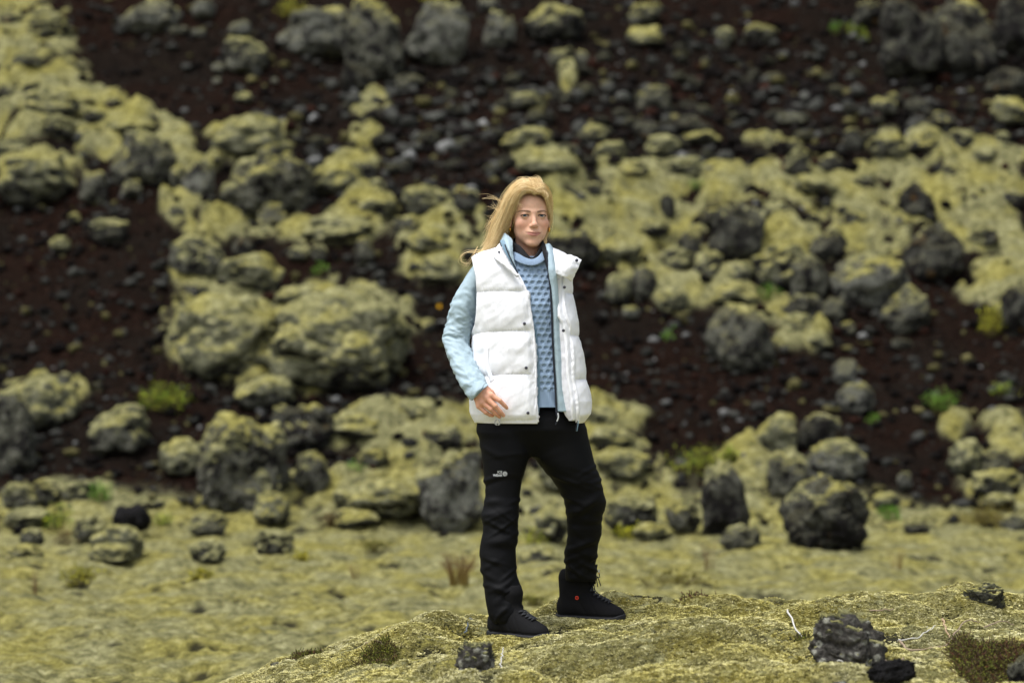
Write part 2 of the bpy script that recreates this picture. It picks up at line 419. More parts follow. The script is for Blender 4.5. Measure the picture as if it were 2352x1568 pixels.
def row_ys():
    r = [np.array([-40, -25, -12, -5, 0, 2.5, 4, 5, 5.8, 6.4, 6.9]), np.arange(7.3, 10.7, .0150), np.arange(10.7, 20.0, .037), np.arange(20.0, 30.5, .050),
         np.arange(30.5, 40, .35), np.array([41, 43, 46, 50, 56, 64, 76, 95, 130, 180, 260])]
    return np.concatenate(r)
YS = row_ys()
NC = 520
tc = np.linspace(-1, 1, NC)
tt = np.concatenate([[-40, -14, -6, -3.2, -2.6, -2.2, -1.9, -1.7, -1.55, -1.43, -1.33, -1.25, -1.18, -1.13, -1.09, -1.06, -1.035, -1.017], tc, [1.017, 1.035, 1.06, 1.09, 1.13, 1.18, 1.25, 1.33, 1.43, 1.55, 1.7, 1.9, 2.2, 2.6, 3.2, 6, 14, 40]])
HW = np.where(YS > 6.5, .285 * YS + .12, .285 * 6.5 + .12)
GX = tt[None] * HW[:, None]; GY = np.repeat(YS[:, None], len(tt), 1)
GZ, GM, GP = ground(GX, GY, True)
far = np.abs(tt) > 3
GZ[:, far] = base_h(GX[:, far], GY[:, far])
GV = np.stack([GX, GY, GZ], -1)

def ground_mat():
    n = NT('moss_and_scoria'); tc_ = n.new('ShaderNodeTexCoord'); co = (tc_, 'Object')
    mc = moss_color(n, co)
    # scoria: almost black brown with rusty grit
    a = n.noise(34, 6, .7, co); b = n.noise(1.1, 3, .5, co); e = n.noise(120, 3, .6, co)
    s1 = n.ramp(a, 0, [(.36, (.0034, .0026, .0021)), (.52, (.0110, .0082, .0064)), (.64, (.025, .0195, .0155)), (.78, (.065, .056, .047))])
    s2 = n.ramp(a, 0, [(.36, (.0040, .0025, .0020)), (.52, (.0130, .0076, .0056)), (.64, (.028, .0160, .0118)), (.78, (.062, .042, .032))])
    sc_ = n.mix((n.ramp(b, 0, [(.40, 0.0), (.60, 1.0)]), 0), (s1, 0), (s2, 0))
    am = n.attr('moss'); ap = n.attr('pit')
    k = n.new('ShaderNodeMath', operation='ADD'); n.l(am, 'Fac', k, 0)
    nn = n.noise(26, 4, .65, co); ns = n.new('ShaderNodeMath', operation='MULTIPLY_ADD'); n.l(nn, 0, ns, 0); ns.inputs[1].default_value = .9; ns.inputs[2].default_value = -.45
    n.l(ns, 0, k, 1)
    kf = n.ramp(k, 0, [(.22, 0.0), (.50, 1.0)]); kg = n.ramp(k, 0, [(.46, 0.0), (.80, 1.0)])
    thin = n.ramp(a, 0, [(.34, (.012, .011, .008)), (.52, (.058, .055, .032)), (.70, (.125, .120, .078))])
    m = n.mix((kg, 0), n.mix((kf, 0), sc_, (thin, 0)), mc)
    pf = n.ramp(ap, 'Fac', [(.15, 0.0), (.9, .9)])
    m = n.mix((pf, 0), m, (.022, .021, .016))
    n.color(m)
    bm = n.bump(a, 0, .8, .03); bm = n.bump(e, 0, .9, .010, bm); n.l(bm, 0, n.b, 'Normal')
    n.b.inputs['Roughness'].default_value = 1.0; n.b.inputs['Specular IOR Level'].default_value = .0
    return n.m
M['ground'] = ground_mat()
def ground_part(name, r0, r1):
    nr = r1 - r0
    return tag(link(name, mk_mesh(name, GV[r0:r1].reshape(-1, 3), grid_faces(nr, len(tt)), [M['ground']], True,
                                  attrs={'moss': GM[r0:r1].reshape(-1), 'pit': GP[r0:r1].reshape(-1)})), kind='structure')
R_SPLIT = int(np.searchsorted(YS, 20.45))
g_near = ground_part('moss_ground', 0, R_SPLIT + 1)
g_hill = ground_part('hillside', R_SPLIT, len(YS))
for _r in (0,):
    g_near['label'] = 'rolling carpet of yellow woolly moss on the flat ground'
    g_hill['label'] = 'steep slope of dark red brown scoria and moss'

# fuzzy moss shoots over the near mound (geometry nodes: far too many to count)
def tuft_mesh(seed, nb, r, hgt):
    rg = np.random.RandomState(seed); A = Acc()
    for k in range(nb):
        a = rg.uniform(0, 6.28); rr = r * rg.uniform(0, 1) ** .6; lean = rg.uniform(.4, 1.5)
        p = np.array([math.cos(a) * rr, math.sin(a) * rr, -.003]); w_ = rg.uniform(.0009, .0016)
        tip = p + np.array([math.cos(a) * lean * hgt, math.sin(a) * lean * hgt, hgt * rg.uniform(.6, 1.1)])
        sd = np.array([-math.sin(a), math.cos(a), 0]) * w_
        md = (p + tip) / 2 + np.array([0, 0, .002])
        A.add(np.array([p - sd * .8, p + sd * .8, md + sd * 1.3, md - sd * 1.3, tip]), [np.array([[0, 1, 2, 3]], np.int32), np.array([[3, 2, 4]], np.int32)])
    return A
def tuft_mat():
    n = NT('moss_shoots'); oi = n.new('ShaderNodeObjectInfo'); g = n.new('ShaderNodeNewGeometry')
    a = n.noise(2.6, 3, .6, (g, 'Position'))
    c1 = n.ramp(oi, 'Random', [(0, (.07, .064, .028)), (.16, (.36, .322, .105)), (.7, (.52, .468, .160)), (1, (.64, .59, .28))])
    c2 = n.ramp(oi, 'Random', [(0, (.07, .07, .042)), (.18, (.37, .350, .170)), (.7, (.53, .500, .260)), (1, (.64, .605, .38))])
    n.color(n.mix((n.ramp(a, 0, [(.42, 0.0), (.62, 1.0)]), 0), (c1, 0), (c2, 0)))
    n.b.inputs['Roughness'].default_value = 1.0; n.b.inputs['Specular IOR Level'].default_value = .0
    return n.m
M['shoots'] = tuft_mat()
def tufts():
    src = []
    tcol = bpy.data.collections.new('moss_shoot_kinds')
    for k in range(4):
        o = bpy.data.objects.new('moss_shoot', tuft_mesh(40 + k, 12, .0050, .0052).mesh('moss_shoot', [M['shoots']], False)); tcol.objects.link(o); src.append(o)
    # points spread over the real mound surface
    i0, i1 = int(np.searchsorted(YS, 7.35)), int(np.searchsorted(YS, 10.65))
    reg = GV[i0:i1:3, 50:-50:2]; pt = GP[i0:i1:3, 50:-50:2]
    f = grid_faces(reg.shape[0], reg.shape[1])
    z = reg[..., 2].reshape(-1)[f].mean(1); yy = reg[..., 1].reshape(-1)[f].mean(1)
    v_ = 784 - (z - CAM_Z) / yy * F
    keep = (z > -.30) & (v_ < 1640)
    dens = np.clip(1 - pt.reshape(-1)[f].mean(1) * 1.2, .05, 1)
    me = mk_mesh('moss_shoots', reg.reshape(-1, 3), f[keep], [M['shoots']], True, attrs={'d': np.clip(1 - pt.reshape(-1), .08, 1)})
    ob = link('moss_shoots', me)
    ng = bpy.data.node_groups.new('spread_moss', 'GeometryNodeTree')
    ng.interface.new_socket('Geometry', in_out='INPUT', socket_type='NodeSocketGeometry')
    ng.interface.new_socket('Geometry', in_out='OUTPUT', socket_type='NodeSocketGeometry')
    N = ng.nodes; L = ng.links
    gi = N.new('NodeGroupInput'); go = N.new('NodeGroupOutput')
    dp = N.new('GeometryNodeDistributePointsOnFaces'); na = N.new('GeometryNodeInputNamedAttribute'); na.data_type = 'FLOAT'; na.inputs[0].default_value = 'd'
    mu = N.new('ShaderNodeMath'); mu.operation = 'MULTIPLY'; mu.inputs[1].default_value = 26000.0
    L.new(na.outputs[0], mu.inputs[0]); L.new(mu.outputs[0], dp.inputs['Density']); L.new(gi.outputs[0], dp.inputs['Mesh'])
    ci = N.new('GeometryNodeCollectionInfo'); ci.inputs[0].default_value = tcol
    ci.inputs['Separate Children'].default_value = True; ci.inputs['Reset Children'].default_value = True
    ip = N.new('GeometryNodeInstanceOnPoints'); ip.inputs['Pick Instance'].default_value = True
    L.new(dp.outputs['Points'], ip.inputs['Points']); L.new(ci.outputs[0], ip.inputs['Instance'])
    rv = N.new('FunctionNodeRandomValue'); rv.data_type = 'FLOAT'; rv.inputs[2].default_value = .7; rv.inputs[3].default_value = 1.4
    L.new(rv.outputs[1], ip.inputs['Scale'])
    ro = N.new('FunctionNodeRandomValue'); ro.data_type = 'FLOAT_VECTOR'; ro.inputs[0].default_value = (-.35, -.35, 0); ro.inputs[1].default_value = (.35, .35, 6.28)
    rr = N.new('FunctionNodeRotateRotation') if hasattr(bpy.types, 'FunctionNodeRotateRotation') else None
    L.new(ro.outputs[0], ip.inputs['Rotation'])
    L.new(ip.outputs[0], go.inputs[0])
    md = ob.modifiers.new('spread', 'NODES'); md.node_group = ng
    tag(ob, 'fine fuzzy yellow moss shoots covering the near mound', 'moss', kind='stuff')
tufts()

# ------------------------------------------------------------------ rocks
def rock_verts(seed, r, level, ang, rough):
    rg = np.random.RandomState(seed); v, f = ico(level); n0 = v.copy()
    p = 1 / (1 + .55 * ang)
    v = np.sign(v) * np.abs(v) ** p; v = v / np.linalg.norm(v, axis=1).mean()
    for k in range(int(3 + 8 * ang)):
        q = rg.normal(size=3); q[2] = abs(q[2]) * .8; q /= np.linalg.norm(q)
        s = v @ q - rg.uniform(.58, .92); v = v - q * np.maximum(s, 0)[:, None] * (.55 + .4 * ang)
    o = rg.uniform(0, 60, 3)
    v = v * (1 + .20 * fbm(v * 1.25 + o, 2))[:, None]
    v = v + n0 * (rough * (.15 * fbm(v * 2.7 + o, 2) + .085 * billow(v * 5.0 + o, 2) + .035 * fbm(v * 13 + o, 2)))[:, None]
    mx = np.abs(v).max(0); v = v / np.array([mx[0], mx[1], (v[:, 2].max() - v[:, 2].min()) / 2])
    v[:, 2] -= (v[:, 2].max() + v[:, 2].min()) / 2
    return v * np.array(r), f
def moss_cap(seed, v, f, moss, size, drape=0.0):
    rg = np.random.RandomState(seed + 999); o = rg.uniform(0, 50, 3)
    n = vnormals(v, f)
    t = 1.10 - 1.72 * moss
    k = n[:, 2] + .55 * fbm(v / size * 1.9 + o, 3) + .15 * (v[:, 2] / (np.abs(v[:, 2]).max() + 1e-6))
    m = sstep(t - .16, t + .20, k)
    thick = min(.055, .085 * size + .008)
    pil = .55 + .50 * billow(v / size * 2.0 + o, 2) + .10 * fbm(v * 22 + o, 2)
    n2 = n + np.array([0, 0, .35]); n2 /= np.linalg.norm(n2, axis=1)[:, None]
    w_ = v + n2 * (-.012 + m * (.014 + thick * np.clip(pil, .15, 1.5)))[:, None]
    keep = (m[f].max(1) > .03)
    if keep.sum() < 6: return None
    idx = np.unique(f[keep]); mp = np.full(len(v), -1); mp[idx] = np.arange(len(idx))
    return w_[idx], mp[f[keep]].astype(np.int32), m[idx]
def pieces(v, f, m):
    """the connected patches of a moss cap, largest first; crumbs are left out"""
    lab = np.arange(len(v))
    for _ in range(80):
        q = lab[f].min(1); new = lab.copy(); np.minimum.at(new, f.reshape(-1), np.repeat(q, f.shape[1])); new = new[new]
        if (new == lab).all(): break
        lab = new
    fl = lab[f[:, 0]]; ids, cnt = np.unique(fl, return_counts=True); out = []
    for k in np.argsort(-cnt):
        if cnt[k] < max(20, .05 * len(f)): break
        g = f[fl == ids[k]]; ix = np.unique(g); mp = np.full(len(v), -1); mp[ix] = np.arange(len(ix)); out.append((v[ix], mp[g].astype(np.int32), m[ix]))
    return out
ROCK_SEED = [100]
def rock(name, u, vb, w_, h, mat, moss, ang, label, cat=None, rough=.6, level=None, D=None, group=None, deep=.85, tilt=0.0):
    ROCK_SEED[0] += 1; sd = ROCK_SEED[0]; rg = np.random.RandomState(sd)
    D0 = hit(u, min(vb, 1290)) if D is None else D
    wm = w_ * D0 / F
    Dc = D0 + .30 * wm if D is None else D
    rx = w_ * Dc / F / 2; rz = h * Dc / F / 2 * 1.10; ry = rx * deep
    if level is None: level = 5 if w_ > 205 else (4 if w_ > 72 else 3)
    if moss > .6: rough *= .5
    v, f = rock_verts(sd, (rx, ry, rz), level, min(1, ang + .18), rough)
    if tilt:
        c, s = math.cos(tilt), math.sin(tilt); v = v @ np.array([[c, 0, -s], [0, 1, 0], [s, 0, c]]).T
    x, y, z = PT(u, vb - h * .46, Dc)
    v = v + np.array([0, 0, rz])
    me = mk_mesh(name, v, f, [M[mat]])
    capm = moss_cap(sd, v - np.array([0, 0, rz]), f, moss, max(rx, rz)) if moss > 0 else None
    if capm is None:
        o = link(name, me, None, (x, y, z - rz))
    else:
        o = bpy.data.objects.new(name, None); COL.objects.link(o); o.location = (x, y, z - rz); o.empty_display_size = .1
        link('rock_body', me, o)
        for c_ in (pieces(*capm) if moss < .7 else [capm]): link('moss_cover', mk_mesh('moss_cover', c_[0] + np.array([0, 0, rz]), c_[1], [M['moss']], attrs={'m': c_[2]}), o)
    tag(o, label, cat or ('boulder' if w_ > 60 else 'stone'), group)
    return o

B, S, MB, MM, OC = 'boulder', 'stone', 'mossy_boulder', 'moss_mound', 'lava_outcrop'
ROCKS = [
 # name, u, v_base, width, height, material, moss, angularity, label
 (MB, 115, 95, 112, 58, 'dark', .55, .3, 'dark boulder with a yellow moss rim near the top left corner'),
 (MB, 100, 42, 48, 28, 'grey', .7, .2, 'small moss lump just above the moss rimmed boulder at top left'),
 (OC, 345, 78, 150, 84, 'pale', .08, .5, 'pale lichen outcrop cut by the top edge above bare brown scoria'),
 (B, 468, 42, 62, 46, 'pale', 0, .5, 'pale grey lump at the top edge right of the pale outcrop'),
 (B, 552, 84, 60, 36, 'pale', 0, .4, 'knobbly pale grey rock above the pointed grey green boulder'),
 (MB, 562, 168, 108, 80, 'grey', .32, .8, 'pointed grey green boulder alone on brown scoria left of the big outcrop'),
 (S, 503, 166, 34, 22, 'pale', 0, .4, 'small grey stone at the foot of the pointed grey green boulder'),
 (S, 415, 80, 50, 20, 'grey', 0, .4, 'flat grey slab below the pale outcrop at the top'),
 (S, 455, 86, 38, 20, 'pale', 0, .4, 'rough grey stone right of the flat slab near the top'),
 (S, 497, 192, 24, 14, 'pale', 0, .3, 'bright pale pebble below the pointed grey green boulder'),
 (S, 560, 237, 40, 24, 'grey', .72, .1, 'little pale moss dome on bare scoria above the layered moss mound'),
 (MB, 70, 228, 56, 40, 'grey', .42, .2, 'round grey boulder embedded in moss high on the left edge'),
 (MB, 122, 277, 132, 70, 'grey', .62, .2, 'wide grey green boulder below the round one on the upper left'),
 (MB, 212, 288, 64, 40, 'grey', .45, .1, 'smooth dark domed boulder beside a moss patch on the upper left'),
 (MB, 135, 322, 82, 58, 'dark', .55, .2, 'rounded dark boulder with moss cap, under the wide grey green one'),
 (MM, 290, 322, 142, 46, 'dark', .85, .1, 'low yellow moss hump with a dark shadowed front on the upper left'),
 (MB, 335, 425, 168, 120, 'grey', .24, .5, 'large dark faced boulder with a pale lichen ridge, upper left'),
 (MM, 572, 374, 192, 104, 'dark', .95, .1, 'layered yellow moss mound on scoria above the biggest grey boulder'),
 (MB, 35, 362, 82, 42, 'grey', .5, .2, 'mossy grey rock cut by the left edge above the broad mossy boulder'),
 (MB, 95, 476, 195, 118, 'grey', .66, .3, 'broad boulder thick with moss at the left edge'),
 (B, 217, 466, 68, 70, 'grey', .18, .5, 'grey boulder just right of the broad mossy one at the left edge'),
 (MB, 300, 452, 60, 40, 'grey', .12, .5, 'grey rock under the large dark faced boulder on the left'),
 (OC, 735, 135, 195, 120, 'pale', .05, .45, 'lumpy pale left shoulder of the big lichen outcrop at top centre'),
 (OC, 866, 186, 160, 192, 'grey', .05, .45, 'tall grey middle block of the big outcrop at top centre'),
 (OC, 1000, 152, 160, 145, 'pale', .05, .45, 'slanting pale right block of the big outcrop at top centre'),
 (B, 818, 208, 92, 66, 'dark', 0, .7, 'smooth dark wedge leaning under the big top outcrop'),
 (B, 938, 206, 72, 36, 'grey', 0, .5, 'low grey rock at the foot of the big top outcrop'),
 (B, 665, 112, 60, 50, 'pale', 0, .4, 'knobbly pale rock at the left foot of the big top outcrop'),
 (B, 1146, 110, 80, 84, 'pale', .1, .5, 'pale crusty rock standing right of the big top outcrop'),
 (S, 1122, 24, 50, 30, 'pale', 0, .4, 'pale rock fragment at the top edge right of the outcrop'),
 (S, 631, 192, 20, 13, 'pale', 0, .3, 'lone whitish pebble on dark scoria left below the top outcrop'),
 (MB, 622, 500, 238, 158, 'grey', .20, .55, 'biggest grey boulder of the slope, dark hollow beneath it, centre left'),
 (MB, 775, 452, 120, 88, 'grey', .66, .5, 'moss draped slab leaning against the right of the biggest grey boulder'),
 (B, 835, 420, 66, 48, 'dark', .1, .5, 'dark rock behind the moss draped slab'),
 (MB, 1272, 102, 148, 94, 'dark', .30, .5, 'dark faced boulder with a flat moss top, top edge above the head'),
 (B, 1290, 157, 74, 46, 'grey', .12, .4, 'grey lump under the flat topped boulder, upper centre'),
 (B, 1337, 152, 42, 34, 'grey', .15, .4, 'small grey rock right of the grey lump, upper centre'),
 (MB, 1482, 55, 84, 44, 'grey', .38, .5, 'grey rock with thin moss at the top right of centre'),
 (MB, 1485, 110, 92, 48, 'grey', .62, .3, 'twin lobed mossy rock below the thin moss rock, top right of centre'),
 (MB, 1665, 106, 42, 42, 'grey', .75, .1, 'upright little moss dome high on the scree right of centre'),
 (MB, 1748, 98, 82, 42, 'dark', .38, .4, 'flat dark stone with pale mossy top alone on the upper scree'),
 (MB, 1215, 252, 88, 38, 'grey', .45, .2, 'low grey stone with a yellow moss stripe above the head'),
 (B, 1500, 262, 92, 64, 'grey', .15, .5, 'lumpy grey rock in the middle of the scree right of centre'),
 (B, 1482, 324, 58, 50, 'dark', 0, .8, 'dark pointed rock just below the lumpy grey rock in the scree'),
 (B, 1580, 312, 70, 48, 'dark', 0, .6, 'dark brown rock right of the dark pointed one in the scree'),
 (MM, 1212, 357, 128, 60, 'grey', .85, .2, 'pale mossy block a little above the head'),
 (MB, 1365, 327, 62, 38, 'dark', .55, .4, 'moss topped stone right of the pale mossy block'),
 (MB, 1400, 376, 78, 48, 'grey', .68, .1, 'moss dome at the upper rim of the moss carpet right of the head'),
 (MB, 1521, 367, 86, 54, 'grey', .72, .1, 'two lobed mossy boulder at the upper rim of the moss carpet'),
 (MB, 1572, 414, 132, 52, 'grey', .60, .3, 'long slanting slab with moss on top at the rim of the carpet'),
 (MB, 1612, 332, 90, 28, 'dark', .75, .2, 'thin moss ledge above the long slanting slab'),
 (MM, 1255, 412, 142, 48, 'dark', .92, .1, 'low smooth moss pillow right above the head'),
 (MB, 1445, 418, 110, 48, 'dark', .45, .4, 'dark stones under moss left of the long slanting slab'),
 (OC, 2085, 190, 165, 190, 'dark', 0, .45, 'dark left pillar of the shadowy outcrop in the top right corner'),
 (OC, 2215, 185, 190, 185, 'dark', .03, .45, 'dark bulging middle of the shadowy outcrop in the top right corner'),
 (OC, 2335, 130, 130, 165, 'dark', 0, .45, 'dark right end of the shadowy outcrop cut by the right edge'),
 (B, 2325, 225, 130, 70, 'dark', 0, .5, 'dark rubble block under the right end of the shadowy outcrop'),
 (B, 1998, 62, 80, 62, 'dark', .05, .4, 'knobby dark rock left of the shadowy outcrop at top right'),
 (MM, 2318, 292, 95, 66, 'dark', .85, .2, 'yellow moss hump at the right edge under the shadowy outcrop'),
 (MB, 2050, 238, 34, 24, 'grey', .6, .1, 'little round moss capped stone below the shadowy outcrop'),
 (MB, 2030, 268, 66, 40, 'grey', .42, .3, 'grey stone with moss just under the little round capped one'),
 (B, 2108, 256, 66, 32, 'dark', 0, .7, 'flat dark slab under the shadowy outcrop'),
 (B, 1815, 286, 74, 26, 'pale', 0, .7, 'smooth light grey slab tilted in the scree at right'),
 (MB, 1828, 417, 82, 76, 'dark', .42, .5, 'tall dark stone with grey green crown at the carpet rim'),
 (MB, 2042, 372, 90, 62, 'grey', .55, .3, 'mossy boulder in the stony band right of the tall dark stone'),
 (MB, 2128, 352, 78, 50, 'grey', .58, .2, 'moss sided boulder in the stony band at right'),
 (MB, 2212, 348, 68, 48, 'grey', .50, .3, 'grey and moss boulder further right in the stony band'),
 (MB, 2268, 380, 60, 42, 'grey', .72, .1, 'domed moss boulder near the right end of the stony band'),
 (MB, 2302, 345, 40, 42, 'dark', .6, .4, 'upright moss sided stone near the right edge of the stony band'),
 (B, 1960, 345, 62, 50, 'dark', .1, .6, 'dark block amid the stony band at right'),
 (B, 1905, 395, 60, 40, 'dark', .2, .5, 'dark stone left of the mossy boulders in the stony band'),
 (B, 2165, 300, 70, 40, 'dark', .05, .5, 'dark rock above the stony band at right'),
 (MB, 254, 562, 100, 58, 'dark', .36, .5, 'lichen mottled rock with yellow rim on the left scoria'),
 (S, 138, 577, 44, 32, 'grey', .92, .1, 'small round moss ball on dark scoria at left'),
 (S, 170, 516, 32, 26, 'grey', .6, .3, 'small moss tipped stone left of the lichen mottled rock'),
 (B, 455, 462, 80, 92, 'pale', .18, .5, 'pale upright boulder left of the biggest grey boulder'),
 (MB, 412, 432, 50, 50, 'grey', .6, .2, 'mossy lump behind the pale upright boulder'),
 (S, 405, 500, 50, 26, 'grey', .2, .5, 'grey stone lying below the pale upright boulder'),
 (MB, 460, 657, 140, 112, 'grey', .52, .2, 'rounded grey green boulder with moss shoulder at mid left'),
 (B, 556, 588, 54, 42, 'dark', 0, .6, 'dark stone wedged between two moss humps at mid left'),
 (MM, 572, 674, 164, 90, 'grey', .88, .1, 'smooth moss hump right of the rounded grey green boulder'),
 (B, 452, 694, 70, 48, 'grey', .18, .5, 'grey rock tucked below the rounded grey green boulder'),
 (MM, 525, 880, 235, 200, 'dark', .97, .1, 'wide creased moss heap left of the biggest moss mound'),
 (MM, 768, 905, 342, 235, 'dark', .90, .15, 'biggest moss mound of the slope, left of the person'),
 (MM, 715, 715, 170, 62, 'grey', .9, .1, 'low moss hump on top behind the biggest moss mound'),
 (B, 628, 522, 78, 52, 'grey', .30, .6, 'light edged grey stone beneath the biggest grey boulder'),
 (MB, 868, 442, 46, 30, 'grey', .5, .1, 'small moss dome between scree and moss left of the head'),
 (MB, 975, 498, 118, 70, 'grey', .52, .3, 'boulder with broad moss cap left of the head'),
 (B, 1072, 492, 70, 62, 'dark', .22, .7, 'dark angular boulder with pale rim beside the hair'),
 (MM, 868, 508, 102, 58, 'grey', .85, .2, 'knobby moss pile left of the boulder with the broad cap'),
 (MM, 770, 562, 175, 62, 'dark', .93, .1, 'long moss ridge below the knobby moss pile'),
 (MB, 936, 542, 64, 46, 'grey', .42, .2, 'grey mossy stone under the boulder with the broad cap'),
 (B, 836, 614, 54, 66, 'grey', .30, .4, 'upright grey rock below the long moss ridge'),
 (S, 735, 602, 38, 38, 'grey', .5, .4, 'small upright mossy stone left of the upright grey rock'),
 (MM, 1000, 588, 130, 72, 'dark', .95, .1, 'soft moss bank left of the hair'),
 (MM, 1020, 652, 120, 66, 'dark', .93, .1, 'soft moss bank beside the left sleeve'),
 (B, 690, 600, 66, 34, 'grey', .4, .4, 'low stone with moss under the left end of the long moss ridge'),
 (B, 1322, 622, 128, 96, 'dark', .12, .4, 'broad dark rock right behind the shoulder'),
 (S, 1533, 502, 38, 56, 'dark', 0, .9, 'small dark spike of lava standing in the moss carpet'),
 (B, 1694, 604, 140, 134, 'dark', .06, .5, 'large dark speckled boulder with a rust stain at right centre'),
 (MB, 1500, 548, 82, 42, 'dark', .45, .2, 'dark hollow stone under moss right of the face'),
 (B, 1580, 592, 64, 60, 'dark', .25, .4, 'dark stone left of the large speckled boulder'),
 (MM, 1425, 612, 100, 66, 'dark', .9, .1, 'moss mound just right of the shoulder'),
 (MB, 1550, 628, 90, 58, 'grey', .6, .2, 'moss draped rock below the dark hollow stone'),
 (MB, 1628, 648, 78, 70, 'grey', .40, .1, 'smooth rounded grey boulder below the speckled one'),
 (MB, 1700, 650, 68, 46, 'grey', .72, .5, 'squarish moss block right of the smooth rounded boulder'),
 (MB, 1790, 664, 128, 102, 'grey', .60, .2, 'boulder with pale moss shawl right of the squarish moss block'),
 (MB, 1420, 698, 60, 68, 'grey', .66, .2, 'mossy lump right of the vest collar'),
 (B, 1479, 690, 66, 76, 'grey', .16, .4, 'grey boulder right of the mossy lump by the collar'),
 (MM, 1545, 722, 80, 70, 'dark', .93, .1, 'moss hump right of the grey boulder by the collar'),
 (S, 1448, 731, 42, 26, 'pale', .35, .1, 'pale egg shaped stone on scoria right of the vest'),
 (B, 1706, 856, 172, 156, 'grey', .06, .25, 'big round dark grey boulder right of the vest at mid height'),
 (MM, 1690, 712, 150, 66, 'dark', .95, .1, 'moss bank on top behind the big round boulder'),
 (B, 2100, 502, 100, 84, 'dark', 0, .95, 'dark triangular boulder jutting from the moss carpet at right'),
 (B, 2140, 644, 150, 132, 'dark', .08, .6, 'big dark squarish boulder in the moss at right'),
 (B, 1902, 598, 96, 72, 'dark', .05, .6, 'dark boulder left of the big squarish one'),
 (MB, 1998, 712, 186, 130, 'pale', .18, .3, 'large pale grey boulder with a thin moss crest at right'),
 (B, 1862, 690, 94, 102, 'grey', .10, .3, 'grey speckled boulder between the moss shawl and the large pale one'),
 (MB, 2085, 768, 124, 108, 'grey', .16, .4, 'grey boulder with one mossy flank under the large pale one'),
 (B, 1845, 728, 92, 50, 'dark', .1, .4, 'low dark rock under the grey speckled boulder'),
 (B, 1912, 734, 76, 52, 'grey', 0, .5, 'broken dark grey rock under the large pale boulder'),
 (MB, 2255, 572, 88, 48, 'dark', .48, .2, 'low dark stone with pale moss brow right of the squarish boulder'),
 (B, 2336, 772, 84, 120, 'dark', .08, .4, 'dark boulder cut by the right edge at mid height'),
 (MM, 1870, 452, 105, 50, 'dark', .8, .2, 'moss hump with dark underside below the tall dark stone'),
 (MB, 1985, 440, 60, 40, 'dark', .5, .3, 'dark notched stone with moss back left of the triangular boulder'),
 (S, 2065, 515, 26, 18, 'pale', 0, .3, 'bright white pebble in front of the triangular boulder'),
 (S, 1947, 770, 40, 30, 'grey', .1, .2, 'small grey stone on bare scoria under the broken rock'),
 (MM, 1828, 770, 78, 48, 'dark', .92, .1, 'round moss cushion right of the big round grey boulder'),
 (MM, 1880, 808, 60, 42, 'dark', .85, .2, 'moss cushion on scoria below the round cushion'),
 (S, 2070, 800, 52, 22, 'grey', 0, .6, 'flat grey slab on scoria under the one mossy flank boulder'),
 (B, 2245, 480, 60, 34, 'dark', .3, .3, 'small dark stone sunk in moss above the low brow stone'),
 (B, 2330, 470, 52, 34, 'dark', .35, .3, 'dark stone sunk in moss at the right edge'),
 (B, 28, 1092, 130, 200, 'grey', .26, .3, 'tall grey green boulder cut by the left edge, lower left'),
 (MM, 105, 985, 152, 112, 'grey', .72, .3, 'moss backed boulder leaning behind the tall one at lower left'),
 (MB, 277, 1042, 144, 110, 'grey', .52, .7, 'angular moss stone alone on red brown scoria at lower left'),
 (S, 150, 888, 38, 32, 'grey', .15, .3, 'small grey stone above the moss backed boulder'),
 (S, 176, 902, 32, 26, 'dark', .1, .4, 'dark little stone right of the small grey one on the scoria'),
 (MM, 420, 1092, 100, 82, 'grey', .9, .1, 'moss dome at the left foot of the square topped boulder'),
 (MB, 554, 1176, 224, 222, 'grey', .34, .35, 'huge square topped boulder with moss cap, lower left of centre'),
 (MB, 45, 1170, 88, 60, 'grey', .35, .4, 'low lichen rock at the lower left edge'),
 (MB, 108, 1152, 74, 50, 'grey', .45, .4, 'mossy rubble rock at lower left beside the low lichen rock'),
 (MB, 182, 1150, 84, 44, 'grey', .5, .3, 'flat mossy rock right of the rubble rock at lower left'),
 (MM, 62, 1212, 110, 44, 'dark', .8, .2, 'moss hummock at the foot of the lower left rocks'),
 (MM, 615, 940, 146, 76, 'grey', .72, .3, 'moss backed rock under the biggest moss mound'),
 (B, 690, 1038, 164, 108, 'dark', .05, .4, 'dark knobbly rock between the huge square boulder and the moss'),
 (MB, 718, 1128, 88, 90, 'grey', .32, .2, 'round grey boulder with moss cap right of the huge square one'),
 (MM, 626, 1202, 82, 72, 'grey', .72, .2, 'small moss dome at the foot of the huge square boulder'),
 (MB, 856, 1074, 76, 40, 'grey', .45, .3, 'grey stone bedded in moss left of the knee'),
 (MB, 1042, 1222, 170, 186, 'pale', .30, .4, 'big pale grey boulder with a mossy top just left of the knee'),
 (MM, 880, 1196, 240, 92, 'dark', .95, .1, 'long moss bank sloping to the big pale boulder by the knee'),
 (B, 1010, 1030, 110, 50, 'dark', .2, .4, 'dark stone under moss behind the hand'),
 (MM, 820, 1010, 130, 58, 'dark', .93, .1, 'moss bank right of the dark knobbly rock'),
 (MM, 960, 970, 110, 52, 'dark', .9, .1, 'moss bank below the left sleeve cuff'),
 (MM, 1385, 985, 92, 50, 'dark', .92, .1, 'moss hummock right of the vest hem'),
 (MM, 1400, 1030, 110, 46, 'dark', .9, .1, 'moss hummock right of the thigh, under the upper one'),
 (MM, 1430, 1100, 122, 66, 'grey', .85, .1, 'moss hummock with grey front right of the thigh'),
 (MM, 1300, 1130, 120, 90, 'dark', .95, .1, 'moss bank seen between the legs'),
 (MB, 1450, 1226, 126, 102, 'grey', .50, .1, 'rounded grey boulder with moss top just right of the bent knee'),
